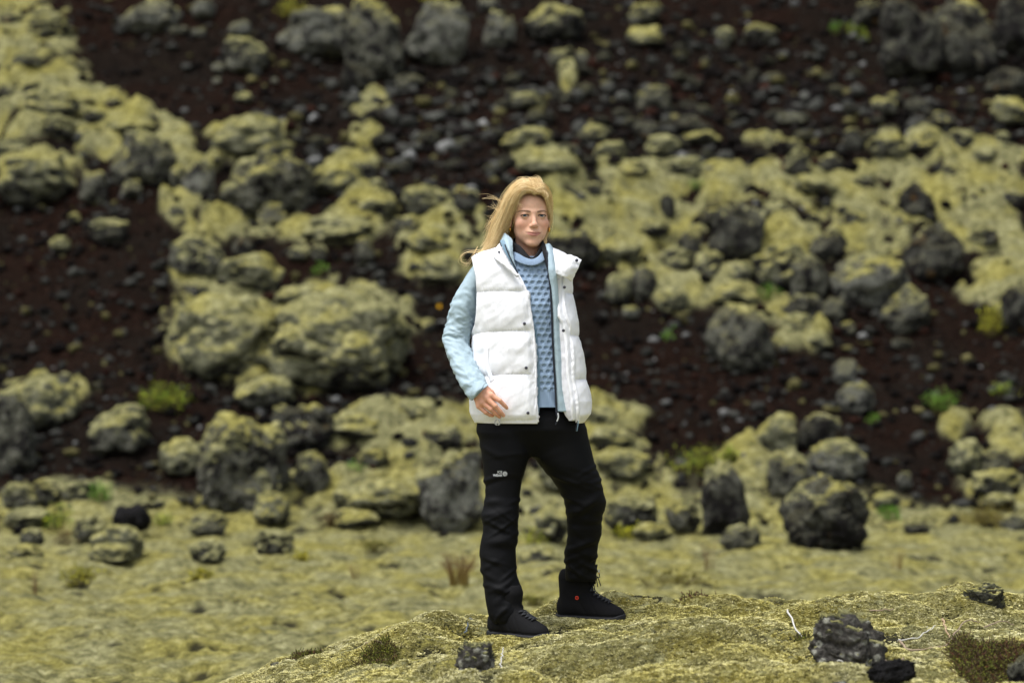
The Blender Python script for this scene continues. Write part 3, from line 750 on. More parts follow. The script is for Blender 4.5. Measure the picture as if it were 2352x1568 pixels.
 (MB, 1570, 1218, 88, 70, 'grey', .42, .2, 'pale mossy rock between the knee boulder and the upright one'),
 (MB, 1664, 1228, 122, 168, 'dark', .28, .6, 'upright dark boulder with moss on its right shoulder'),
 (B, 1706, 1264, 110, 60, 'grey', .08, .3, 'knobbly grey rock at the foot of the upright dark boulder'),
 (MM, 1268, 1244, 78, 80, 'grey', .72, .1, 'moss dome seen between the shins'),
 (MB, 1246, 1332, 116, 76, 'grey', .42, .3, 'speckled rock with a moss hat between the shins on the plain'),
 (MM, 1500, 1238, 90, 34, 'dark', .9, .1, 'low moss step at the foot of the knee boulder'),
 (MM, 1790, 1048, 106, 98, 'grey', .85, .1, 'pale round moss boulder at the top of the right hand pile'),
 (B, 1886, 1034, 114, 84, 'dark', .12, .5, 'dark rock with knobbly horn at the top of the right hand pile'),
 (MB, 1920, 1110, 152, 98, 'pale', .22, .3, 'pale grey boulder in the middle of the right hand pile'),
 (MB, 1806, 1142, 108, 112, 'grey', .22, .4, 'grey boulder on the left of the right hand pile'),
 (MB, 1896, 1262, 210, 170, 'dark', .12, .45, 'huge dark boulder with rust and moss brow at the foot of the right hand pile'),
 (B, 1942, 882, 66, 58, 'pale', 0, .5, 'pale knobbly rock above the right hand pile on scoria'),
 (B, 1966, 948, 88, 68, 'pale', .06, .4, 'pale lichen rock just below the knobbly one on scoria'),
 (S, 2078, 1122, 38, 38, 'pale', .1, .4, 'small pale stone on bare scoria right of the pile'),
 (MM, 2220, 1090, 84, 80, 'grey', .75, .1, 'moss boulder at lower right edge of the scoria'),
 (B, 2284, 1090, 88, 56, 'grey', .1, .4, 'grey fluted rock right of the moss boulder at lower right'),
 (MB, 2290, 1140, 140, 60, 'grey', .45, .3, 'long mossy grey rock cut by the right edge, lower right'),
 (MM, 2292, 1168, 80, 32, 'dark', .85, .1, 'moss lump under the long mossy grey rock'),
 (MB, 2030, 1168, 60, 36, 'grey', .62, .2, 'mossy stone right of the huge dark boulder'),
 (B, 2105, 1228, 64, 30, 'dark', .1, .3, 'low dark stone on the plain right of the huge dark boulder'),
 (B, 2332, 1216, 80, 34, 'pale', .1, .3, 'pale grey rock at the right edge of the plain'),
 (B, 302, 1228, 98, 70, 'black', 0, .0, 'black boulder at the far rim of the plain, lower left'),
 (MB, 476, 1230, 94, 54, 'grey', .38, .3, 'grey lichen rock at the rim of the plain under the huge square boulder'),
 (MB, 205, 1242, 86, 62, 'grey', .55, .3, 'moss tipped rock left of the black boulder'),
 (MM, 272, 1284, 124, 76, 'dark', .96, .1, 'moss mound in front of the black boulder'),
 (MM, 252, 1296, 106, 46, 'dark', .94, .1, 'low moss mound in front of the larger one at lower left'),
 (B, 75, 1252, 62, 38, 'grey', .2, .2, 'grey stone at the rim of the plain near the left edge'),
 (MB, 478, 1288, 88, 46, 'dark', .62, .2, 'dark fronted moss stone on the plain, lower left'),
 (MB, 632, 1274, 96, 56, 'grey', .45, .3, 'ragged lichen stone on the plain left of the legs'),
 (MB, 60, 1292, 90, 40, 'dark', .5, .3, 'half sunk dark stone at the left rim of the plain'),
 (MM, 815, 1212, 110, 40, 'dark', .7, .2, 'dark fronted moss hump at the rim of the plain left of the shin'),
 (B, 30, 60, 60, 34, 'dark', .30, .4, 'dark stone at the left edge just under the top corner'),
 (B, 62, 160, 70, 36, 'grey', .30, .3, 'grey stone in the upper left moss above the round grey boulder'),
 (S, 160, 168, 50, 30, 'dark', .15, .4, 'dark stone at the right rim of the upper left moss'),
 (B, 20, 232, 60, 34, 'dark', .25, .4, 'dark stone at the left edge beside the round grey boulder'),
 (B, 195, 330, 70, 34, 'dark', .25, .4, 'dark stone under moss right of the rounded dark boulder with moss cap'),
 (S, 255, 255, 48, 28, 'dark', .2, .4, 'dark stone at the scoria rim above the low yellow moss hump'),
 (B, 1640, 520, 64, 38, 'dark', .3, .4, 'dark stone in the carpet just above the large speckled boulder'),
 (B, 1780, 500, 70, 36, 'grey', .35, .3, 'grey stone in the carpet right of the speckled boulder'),
 (B, 1960, 520, 64, 34, 'dark', .35, .3, 'dark stone in the carpet left of the triangular boulder'),
 (B, 2190, 415, 66, 34, 'dark', .35, .3, 'dark stone in the carpet above right of the triangular boulder'),
 (B, 1350, 455, 64, 34, 'dark', .3, .4, 'dark stone in the carpet right above the face'),
]
for r_ in ROCKS: rock(*r_)

# near stones on the mound, in focus
def lichen_mat():
    n = NT('lichened_lava'); co = n.rand_co()
    b = n.noise(60, 6, .7, co); base = n.ramp(b, 0, [(.3, (.018, .0165, .0145)), (.55, (.060, .056, .049)), (.75, (.13, .122, .108))])
    vo = n.new('ShaderNodeTexVoronoi'); vo.inputs['Scale'].default_value = 26; n.l(co[0], co[1], vo, 'Vector')
    w2 = n.noise(120, 3, .6, co)
    ad = n.new('ShaderNodeMath', operation='MULTIPLY_ADD'); n.l(w2, 0, ad, 0); ad.inputs[1].default_value = .5; n.l(vo, 'Distance', ad, 2)
    pf = n.ramp(ad, 0, [(.52, 1.0), (.66, 0.0)])
    lo = n.noise(7, 3, .5, co); lf = n.ramp(lo, 0, [(.36, 0.0), (.48, 1.0)])
    mm = n.new('ShaderNodeMath', operation='MULTIPLY'); n.l(pf, 0, mm, 0); n.l(lf, 0, mm, 1)
    lc = n.ramp(w2, 0, [(.3, (.12, .12, .10)), (.6, (.31, .31, .255)), (.8, (.45, .45, .38))])
    n.color(n.mix((mm, 0), (base, 0), (lc, 0)))
    bm = n.bump(b, 0, .9, .012); bm = n.bump(mm, 0, .8, .012, bm); n.l(bm, 0, n.b, 'Normal'); n.b.inputs['Roughness'].default_value = .95; n.b.inputs['Specular IOR Level'].default_value = .12
    return n.m
M['lichened'] = lichen_mat()
def near_rock(name, x, y, rx, ry, rz, sink, mat, ang, label, rough=1.0, moss=0, tilt=0):
    ROCK_SEED[0] += 1; v, f = rock_verts(ROCK_SEED[0], (rx, ry, rz), 4 if rx > .05 else 3, ang, rough)
    if tilt:
        c, s = math.cos(tilt), math.sin(tilt); v = v @ np.array([[c, 0, -s], [0, 1, 0], [s, 0, c]]).T
    z = float(ground(np.array([x]), np.array([y]))[0])
    cp = moss_cap(ROCK_SEED[0], v, f, moss, max(rx, rz)) if moss else None
    sh = np.array([0, 0, rz - sink])
    if cp is None: o = link(name, mk_mesh(name, v + sh, f, [M[mat]]), None, (x, y, z))
    else:
        o = bpy.data.objects.new(name, None); COL.objects.link(o); o.location = (x, y, z)
        link('rock_body', mk_mesh('rock_body', v + sh, f, [M[mat]]), o); link('moss_cover', mk_mesh('moss_cover', cp[0] + sh, cp[1], [M['moss']], attrs={'m': cp[2]}), o)
    return tag(o, label, 'stone')
def near_xy(u, v):
    D = np.arange(7.3, 11.2, .006); x = (u - 1176) / F * D
    k = CAM_Z - (v - 784) / F * D < base_h(x, D)
    i = int(k.argmax()) if k.any() else int((9 - 7.3) / .006)
    return float(x[i]), float(D[i])
for (u, v, w_, h, sk, mat, ang, lab, ms, tl) in [
    (1945, 1506, 190, 92, .55, 'lichened', .75, 'dark lava stone with pale lichen rosettes half sunk in the near mound', .22, -.25),
    (2048, 1590, 120, 58, .10, 'black', .95, 'coal black stone lying on the mound at the bottom right', 0, .18),
    (1925, 1602, 88, 44, .25, 'lichened', .6, 'grey lichen stone at the bottom edge left of the coal black stone', 0, 0),
    (1095, 1548, 105, 62, .50, 'lichened', .3, 'grey lichen lump on the mound below the boots', .25, 0),
    (2345, 1580, 62, 84, .15, 'grey', .6, 'grey stone in the bottom right corner', 0, 0),
    (2265, 1402, 110, 46, .40, 'dark', .5, 'dark half buried stone on the right crest of the mound', .35, 0)]:
    x, y = near_xy(u, v - 6)
    near_rock('stone', x, y + .06 * w_ * y / F, w_ * y / F / 2, w_ * y / F / 2 * .7, h * y / F / 2 * (1 + sk), h * y / F * sk * .9, mat, ang, lab, moss=ms, tilt=tl)
x, y = near_xy(634, 1545); near_rock('pebble', x, y, .022, .016, .014, .006, 'pale', .3, 'tiny pinkish white pebble on the moss at the bottom left of the mound', rough=.3)

# middle sized loose stones, each its own thing, then the scree that nobody could count
import re
ROCKAT = []
_heads = [re.split(r",| near | at | on | in | above | below | under | left | right | beside | cut | alone | of the | behind | leaning | between | lying | seen | just | high | wedged | tucked | standing | cut ", r_[8] + ' ')[0].strip() for r_ in ROCKS]
for r_, h_ in zip(ROCKS, _heads):
    if _heads.count(h_) == 1 and 3 <= len(h_.split()) <= 8: ROCKAT.append((r_[1], r_[2] - r_[4] / 2, h_))
def stone_cols(rg, n):
    k = rg.uniform(size=n); c = np.zeros((n, 3))
    g = rg.uniform(.6, 1.5, n)[:, None]
    c[:] = np.array([.0105, .0090, .0082]) * g
    a = k < .36; c[a] = (np.array([.050, .051, .045]) * g)[a]
    a = (k >= .36) & (k < .41); c[a] = (np.array([.026, .0115, .008]) * g)[a]
    a = (k >= .41) & (k < .48); c[a] = (np.array([.11, .10, .042]) * g)[a]
    a = (k >= .51) & (k < .54); c[a] = (np.array([.17, .172, .165]) * g)[a]
    return c
M['scree'] = vcol('scree_stone', .95, .04)
def scree():
    rg = np.random.RandomState(5)
    N = 27000
    u = rg.uniform(-135, 2485, N); v = rg.uniform(-40, 1225, N)
    D = hit(u, v)
    x = (u - 1176) / F * D; y = D
    z, m, _ = ground(x, y, True)
    # most stones lie on the bare scree, few in the moss, and the lower left scoria is finer
    band = np.exp(-((u - 1650) / 700) ** 2 - ((v - 250) / 150) ** 2) + .7 * np.exp(-((u - 1000) / 380) ** 2 - ((v - 330) / 120) ** 2)
    bandc = np.clip(band, 0, 1); keep = rg.uniform(size=N) < np.clip((1 - m) * 1.15 * (.38 + .62 * bandc) + .10, 0, 1)
    size = .009 + .052 * rg.uniform(size=N) ** 4.2 * (1 + 1.1 * np.clip(band, 0, 1)) + .010 * rg.uniform(size=N)
    x, y, z, size, u, v, bandc = [q[keep] for q in (x, y, z, size, u, v, bandc)]
    order = np.argsort(-size); x, y, z, size, u, v, bandc = [q[order] for q in (x, y, z, size, u, v, bandc)]
    cols = stone_cols(rg, len(x)) * (.62 + .38 * bandc)[:, None]
    # the largest as things
    nbig = 84
    proto = []
    for k in range(12):
        vv, ff = rock_verts(5000 + k, (1, .8, .7), 3, rg.uniform(.2, .9), .9)
        for mk in ('dark', 'grey'):
            proto.append((mk, mk_mesh('loose_stone', vv, ff, [M[mk]])))
    taken = []; labs = set(); used = set()
    i = 0; made = 0
    while made < nbig and i < len(x):
        s = size[i] * 1.25
        if all((x[i] - a) ** 2 + (y[i] - b) ** 2 > (.12) ** 2 for a, b in taken):
            mk, me = proto[rg.randint(len(proto))]
            near = sorted(ROCKAT, key=lambda q: (q[0] - u[i]) ** 2 + (1.6 * (q[1] - v[i])) ** 2)[0]
            du, dv = u[i] - near[0], 1.6 * (v[i] - near[1])
            pos = ('left of' if du < 0 else 'right of') if abs(du) > abs(dv) else ('above' if dv < 0 else 'below')
            lab = f'loose {mk} stone {pos} the {near[2]}'
            if lab in labs or not (20 < u[i] < 2330 and 10 < v[i] < 1200): i += 1; continue
            labs.add(lab)
            o = link('loose_stone', me, None, (x[i], y[i], z[i] + .15 * s)); o.scale = (s, s * rg.uniform(.7, 1.1), s * rg.uniform(.6, 1)); o.rotation_euler = (rg.uniform(-.4, .4), rg.uniform(-.4, .4), rg.uniform(0, 6))
            tag(o, lab, 'stone', 'loose stones of the scree')
            taken.append((x[i], y[i])); used.add(i); made += 1
        i += 1
    A = Acc()
    big, bf = ico(1); sm, sf = ico(0)
    for j in range(len(x)):
        if j in used: continue
        s = size[j]; vv, ff = (big, bf) if s > .044 else (sm, sf)
        q = vv * (1 + .35 * rg.uniform(-1, 1, (len(vv), 1))) * np.array([s, s * rg.uniform(.6, 1.1), s * rg.uniform(.45, .9)])
        a = rg.uniform(0, 6.3); c, sn = math.cos(a), math.sin(a)
        q = q @ np.array([[c, -sn, 0], [sn, c, 0], [0, 0, 1]]).T + np.array([x[j], y[j], z[j] + .2 * s])
        A.add(q, ff, cols[j])
    tag(link('scree', A.mesh('scree', [M['scree']], True)), 'loose dark lava scree strewn over the slope', 'scree', kind='stuff')
scree()

# ------------------------------------------------------------------ plants and twigs
M['leaf'] = vcol('leaf', .7, .25); M['dry'] = vcol('dry_stem', .85, .2)
def root(name, loc):
    o = bpy.data.objects.new(name, None); COL.objects.link(o); o.location = loc; o.empty_display_size = .1; return o
def leafy(u, v, w_, h, c1, c2, n, label, seed, name='leafy_plant', leaf=.022):
    """low herb: stems with many small leaves in a ragged clump"""
    rg = np.random.RandomState(seed); D = hit(u, v)
    x, y, z = PT(u, v, D); R = w_ * D / F / 2; H = h * D / F
    o = root(name, (x, y, z)); st = Acc(); lf = Acc()
    ns = max(6, n // 9)
    for k in range(ns):
        a = rg.uniform(0, 6.28); rr = R * rg.uniform(.0, 1) ** .7
        b = np.array([math.cos(a) * rr * .5, math.sin(a) * rr * .4, -.02]); t = np.array([math.cos(a) * rr, math.sin(a) * rr * .6, H * rg.uniform(.45, 1.0) * (1.1 - .45 * (rr / R))])
        P = cr([b, (b + t) / 2 + rg.normal(size=3) * .015, t], 6); V, fs = tube(P, .0025, 3, False); st.add(V, fs, (.10, .08, .03))
        for j in range(9):
            p = P[rg.randint(2, 6)] + rg.normal(size=3) * np.array([.03, .03, .02]) * (R / .2 + .4) * .8
            d = rg.normal(size=3); d[2] = abs(d[2]) * .5 + .1; d /= np.linalg.norm(d); s_ = np.cross(d, rg.normal(size=3)); s_ /= np.linalg.norm(s_)
            L = leaf * rg.uniform(.6, 1.4); W = L * .33; nn = np.cross(d, s_)
            t_ = rg.uniform(); c = np.array(c1) * (1 - t_) + np.array(c2) * t_
            lf.add(np.array([p, p + d * L * .5 + s_ * W + nn * .003, p + d * L, p + d * L * .5 - s_ * W + nn * .003]), [np.array([[0, 1, 2, 3]], np.int32)], c * rg.uniform(.7, 1.3))
    link('stem', st.mesh('stem', [M['dry']]), o); link('foliage', lf.mesh('foliage', [M['leaf']], False), o)
    return tag(o, label, 'plant')
G1, G2, Y1, Y2 = (.075, .20, .016), (.14, .28, .024), (.46, .44, .02), (.34, .36, .02)
for k, a in enumerate([
    (670, 38, 74, 46, Y1, Y2, 330, 'bright yellow green moss plant at the top edge beside the big outcrop'),
    (995, 6, 84, 26, Y1, Y2, 220, 'yellow green plant cut by the top edge right of centre outcrop'),
    (1925, 78, 34, 32, G1, G2, 120, 'leftmost green tuft beside the shadowy top right outcrop'),
    (1957, 74, 28, 24, G1, Y2, 90, 'middle green tuft beside the shadowy top right outcrop'),
    (1985, 92, 32, 28, Y2, G2, 110, 'yellowish green tuft touching the shadowy top right outcrop'),
    (375, 938, 132, 66, (.06, .16, .008), Y2, 700, 'bright green herb with yellow tips on the lower left scoria'),
    (120, 892, 26, 24, G1, G2, 60, 'tiny green sprout above the moss backed boulder'),
    (1762, 688, 76, 40, (.05, .14, .01), G2, 260, 'green leaves growing in moss right of the squarish moss block'),
    (1600, 434, 56, 26, G1, G2, 120, 'dark green tuft in the moss carpet below the long slab'),
    (2278, 768, 70, 80, Y2, Y1, 320, 'yellow green herb by the dark boulder at the right edge'),
    (2166, 948, 80, 62, G1, G2, 420, 'rounded green tuft on bare scoria at right'),
    (2310, 908, 62, 34, G1, Y2, 160, 'green sprigs near the right edge above the fluted rock'),
    (2002, 970, 30, 26, G1, G2, 70, 'tiny green sprout below the pale lichen rocks'),
    (1612, 1088, 156, 74, (.06, .12, .012), Y2, 620, 'mixed green and yellow herbs above the upright dark boulder'),
    (1672, 1062, 50, 44, Y2, G2, 180, 'yellow green herb right of the mixed herbs'),
    (232, 1150, 60, 48, G1, G2, 220, 'green feathery plant on the low rocks at lower left'),
    (135, 1212, 66, 54, G1, Y2, 260, 'green herb at the rim of the plain near lower left'),
    (378, 1208, 40, 36, Y2, G2, 130, 'small green plant right of the black boulder'),
    (2040, 1192, 60, 36, G1, G2, 180, 'green herb at the right foot of the huge dark boulder'),
    (1225, 1250, 60, 40, Y2, (.18, .2, .02), 170, 'yellow green weeds between the shins'),
    (1470, 1232, 110, 26, Y2, Y1, 180, 'thin yellow green weeds at the foot of the knee boulder'),
    (735, 628, 40, 24, G1, G2, 90, 'green sprig below the small upright mossy stone'),
    (1545, 776, 46, 24, G1, G2, 80, 'faint green sprig on scoria right of the vest'),
    (820, 1082, 44, 22, G1, G2, 80, 'green sprig left of the big pale boulder'),
    (185, 1336, 84, 38, (.30, .27, .015), (.16, .17, .012), 300, 'larger yellow leaved plant on the plain at lower left'),
    (460, 1332, 54, 28, (.34, .29, .015), (.2, .2, .015), 180, 'smaller yellow leaved plant on the plain at lower left'),
    (688, 1288, 50, 24, (.32, .27, .015), (.2, .2, .015), 140, 'yellow leaved plant beside the ragged lichen stone'),
    (2260, 1208, 190, 50, (.10, .075, .008), (.14, .115, .01), 700, 'brownish olive shrub at the rim of the plain on the right'),
    (760, 1205, 90, 36, (.06, .025, .012), (.12, .09, .02), 240, 'reddish brown low shrub at the rim of the plain left of the leg'),
    (150, 1255, 60, 40, (.07, .03, .014), (.11, .08, .02), 160, 'reddish brown low shrub beside the moss tipped rock'),
    (862, 1262, 90, 26, (.085, .085, .01), (.12, .11, .012), 220, 'dark olive crowberry patch on the plain left of the leg'),
    (1530, 1338, 180, 20, (.085, .08, .01), (.13, .11, .012), 320, 'long olive crowberry strip on the plain right of the legs'),
    (1215, 1385, 80, 22, (.10, .10, .01), (.14, .13, .015), 180, 'olive patch of low plants on the plain between the boots'),
    ]):
    leafy(*a, 300 + k)
def yellow_flower():
    D = hit(1009, 712); x, y, z = PT(1009, 712, D); o = root('yellow_flower', (x, y, z))
    P = cr([(0, 0, -.01), (.004, -.01, .02), (0, -.02, .04)], 6); V, fs = tube(P, .002, 4); a = Acc(); a.add(V, fs, (.05, .08, .02)); link('stem', a.mesh('stem', [M['leaf']]), o)
    for k in range(9):
        t = k / 9 * 6.283; c, s = math.cos(t), math.sin(t); A = Acc(); r = .024
        A.add(np.array([(0, -.02, .04), (c * r * .6 - s * .006, -.026, .04 + s * r * .6 + c * .006), (c * r, -.024, .04 + s * r), (c * r * .6 + s * .006, -.026, .04 + s * r * .6 - c * .006)]), [np.array([[0, 1, 2, 3]], np.int32)], (.75, .42, .01))
        link('petal', A.mesh('petal', [M['leaf']], False), o)
    tag(o, 'single orange yellow flower on the scoria left of the sleeve', 'flower')
yellow_flower()
def grass(u, v, w_, h, c1, c2, n, label, seed, near=False, name='grass_tuft', wd=.0022):
    rg = np.random.RandomState(seed)
    if near: x, D = near_xy(u, v)
    else: D = hit(u, v)
    x, y, z = PT(u, v, D); R = w_ * D / F / 2; H = h * D / F; o = root(name, (x, y, z))
    for k in range(n):
        a = rg.uniform(-1, 1); b = rg.uniform(-1, 1)
        p0 = np.array([a * R * .45, b * R * .3, -.02]); t = np.array([a * R * 1.0 + rg.normal() * R * .15, b * R * .6, H * rg.uniform(.55, 1.05)])
        P = cr([p0, p0 * .5 + t * .5 + np.array([-a * R * .15, 0, H * .08]), t], 7); q = rg.uniform()
        A = Acc(); V, fs = tube(P, wd * np.linspace(1.1, .35, 7), 3, False)
        tcol = np.repeat(np.linspace(0, 1, 7), 3)[:, None]
        A.add(V, fs, (np.array(c1) * (1 - tcol) + np.array(c2) * tcol) * rg.uniform(.7, 1.3))
        link('blade', A.mesh('blade', [M['dry']]), o)
    return tag(o, label, 'grass')
grass(1054, 1340, 86, 74, (.20, .155, .035), (.125, .05, .032), 110, 'reddish brown grass tuft on the plain left of the shin', 1, wd=.0023)
grass(818, 1322, 44, 34, (.22, .18, .06), (.17, .10, .06), 16, 'thin brown grass on the plain well left of the shin', 2)
grass(82, 1362, 30, 56, (.20, .15, .06), (.14, .08, .04), 12, 'thin brown stalks near the left edge of the plain', 3)
grass(876, 1436, 34, 32, (.36, .32, .26), (.34, .29, .26), 14, 'pale dry grass wisp behind the left crest of the mound', 4)
grass(1628, 1302, 54, 62, (.16, .12, .04), (.16, .07, .035), 16, 'twiggy brown stalks right of the bent knee on the plain', 5)
grass(2060, 1300, 50, 48, (.22, .15, .04), (.20, .12, .04), 14, 'twiggy brown stalks on the plain at right', 6)
grass(1186, 1336, 6, 66, (.18, .09, .04), (.14, .06, .03), 3, 'single thin stalk showing between the shins', 7)

def crowberry(u, v, w_, h, label, seed, n, red=.3):
    """heathy crowberry: short needle leaved sprigs in a mat"""
    rg = np.random.RandomState(seed); x0, y0 = near_xy(u, v - h * .30); R = w_ * y0 / F / 2; RY = max(.06, h * y0 / F * 2.0)
    z0 = float(ground(np.array([x0]), np.array([y0]))[0]); o = root('crowberry_shrub', (x0, y0, z0)); st = Acc(); lf = Acc()
    an = rg.uniform(0, 6.283, n); rr = rg.uniform(0, 1, n) ** .55 * (.72 + .4 * perlin(np.stack([np.cos(an) * 2 + seed, np.sin(an) * 2], -1)))
    px, py = x0 + np.cos(an) * rr * R, y0 + np.sin(an) * rr * RY
    pz = ground(px, py); rn = perlin(np.stack([px * 9, py * 9], -1))
    for k in range(n):
        p0 = np.array([px[k] - x0, py[k] - y0, pz[k] - z0 - .004]); d = rg.normal(size=3); d[2] = abs(d[2]) * .8 + .55; d /= np.linalg.norm(d)
        L = rg.uniform(.012, .034) * (1.6 if w_ > 200 else 1); P = np.array([p0, p0 + d * L * .5, p0 + d * L]); V, fs = tube(P, .0014, 3, False); st.add(V, fs, (.07, .045, .025))
        isred = rg.uniform() < red * (.4 + .9 * (rn[k] + .5))
        for j in range(9):
            q = p0 + d * L * rg.uniform(.25, 1.05); e = rg.normal(size=3) + d * .8; e /= np.linalg.norm(e); s_ = np.cross(e, d); s_ /= (np.linalg.norm(s_) + 1e-6)
            l = rg.uniform(.005, .009)
            c = np.array((.10, .040, .016)) if isred else np.array((.080, .100, .012)) * (1 - .3 * rg.uniform()) + rg.uniform() * np.array((.07, .06, .0))
            lf.add(np.array([q, q + e * l * .5 + s_ * .0016, q + e * l, q + e * l * .5 - s_ * .0016]), [np.array([[0, 1, 2, 3]], np.int32)], c * rg.uniform(.6, 1.4))
    link('stem', st.mesh('stem', [M['dry']]), o); link('foliage', lf.mesh('foliage', [M['leaf']], False), o)
    return tag(o, label, 'shrub')
crowberry(705, 1528, 92, 44, 'crowberry shrub with red tips at the left end of the mound', 21, 560, .35)
crowberry(868, 1540, 108, 52, 'bright green crowberry shrub on the mound left of the boots', 22, 800, .10)
crowberry(2275, 1590, 270, 150, 'large dark red and green crowberry shrub in the bottom right corner', 23, 4600, .5)
crowberry(1845, 1486, 34, 18, 'small green sprig at the foot of the rosette lichen stone', 24, 60, 0)
crowberry(1600, 1392, 120, 14, 'sparse reddish sprigs on the crest right of the boots', 25, 70, .6)
def twig(pts, r, col, label, name='twig'):
    P = []
    for (u, v, up) in pts:
        x, D = near_xy(u, v); P.append((x, D, float(ground(np.array([x]), np.array([D]))[0]) + .004 + up))
    P = np.array(P); b = P.mean(0); b[2] = P[:, 2].min()
    C = cr(P - b, 14); C += .0025 * np.random.RandomState(len(label)).normal(size=C.shape)
    A = Acc(); V, fs = tube(C, r * np.linspace(1, .5, 14), 6); A.add(V, fs, col)
    tag(link(name, A.mesh(name, [M['dry']]), None, b), label, 'twig')
WH, BR = (.50, .49, .45), (.26, .20, .14)
twig([(1808, 1428, .012), (1832, 1452, .008), (1856, 1472, .002)], .0040, WH, 'white bare twig pointing at the rosette lichen stone')
twig([(1872, 1508, .0), (1905, 1512, .01), (1940, 1512, .012), (1944, 1522, .0)], .0034, WH, 'pale bent twig below the rosette lichen stone')
twig([(1818, 1528, .002), (1848, 1540, .006), (1866, 1548, .0)], .0038, WH, 'short pale twig left of the lichen stone at the bottom edge')
twig([(2068, 1486, .012), (2092, 1500, .01), (2150, 1500, .012), (2180, 1498, .02)], .0048, BR, 'thick grey twig at the left rim of the large crowberry shrub')
twig([(2060, 1484, .01), (2110, 1490, .02), (2150, 1486, .03)], .0030, WH, 'thin pale twig above the thick grey one')
twig([(2108, 1452, .02), (2118, 1468, .01), (2130, 1480, .0)], .0030, WH, 'crooked pale twig standing above the crowberry rim')
twig([(2070, 1520, .0), (2110, 1518, .006), (2160, 1508, .01)], .0034, BR, 'low brown twig under the thick grey one')
twig([(2180, 1500, .02), (2215, 1476, .035), (2250, 1470, .03)], .0034, BR, 'arched brown twig inside the large crowberry shrub')
twig([(2165, 1480, .03), (2182, 1496, .02)], .0042, (.34, .24, .15), 'short tan twig leaning on the crowberry shrub')
twig([(2260, 1490, .035), (2300, 1480, .03), (2330, 1478, .03)], .0030, BR, 'brown twig on top of the large crowberry shrub')
twig([(2036, 1522, .004), (2060, 1524, .004)], .0045, BR, 'stub of grey wood above the coal black stone')
twig([(830, 1500, .0), (862, 1502, .01), (884, 1512, .004)], .0028, BR, 'thin brown twig left of the bright green crowberry')
twig([(980, 1522, .0), (1004, 1516, .008), (1020, 1508, .01)], .0030, WH, 'thin pale twig left of the grey lichen lump')
twig([(1150, 1546, .0), (1154, 1524, .02), (1156, 1506, .04)], .0026, WH, 'upright pale straw right of the grey lichen lump')
twig([(1068, 1420, .03), (1080, 1436, .012), (1096, 1444, .004)], .0036, (.10, .12, .13), 'dark bent twig touching the heel of the left boot')
twig([(2000, 1412, .0), (2030, 1416, .006), (2052, 1414, .002)], .0034, BR, 'grey twig behind the rosette lichen stone on the crest')

# ------------------------------------------------------------------ the person
PY = 9.30
def Q(u, v, dy=0.0): return np.array(PT(u, v, PY + dy))
def Z1(x, y, dy): return Q(1033.6 + x * .14648, 390.5 + y * .14648, dy)        # survey frame of the head
def Z2(x, y, dy): return Q(976.1 + x * .27465, 551.2 + y * .27465, dy)          # survey frame of the torso
def Z8(x, y, dy): return Q(1010.6 + x * .14648, 849.8 + y * .14648, dy)         # survey frame of the hand
KP = PY / F

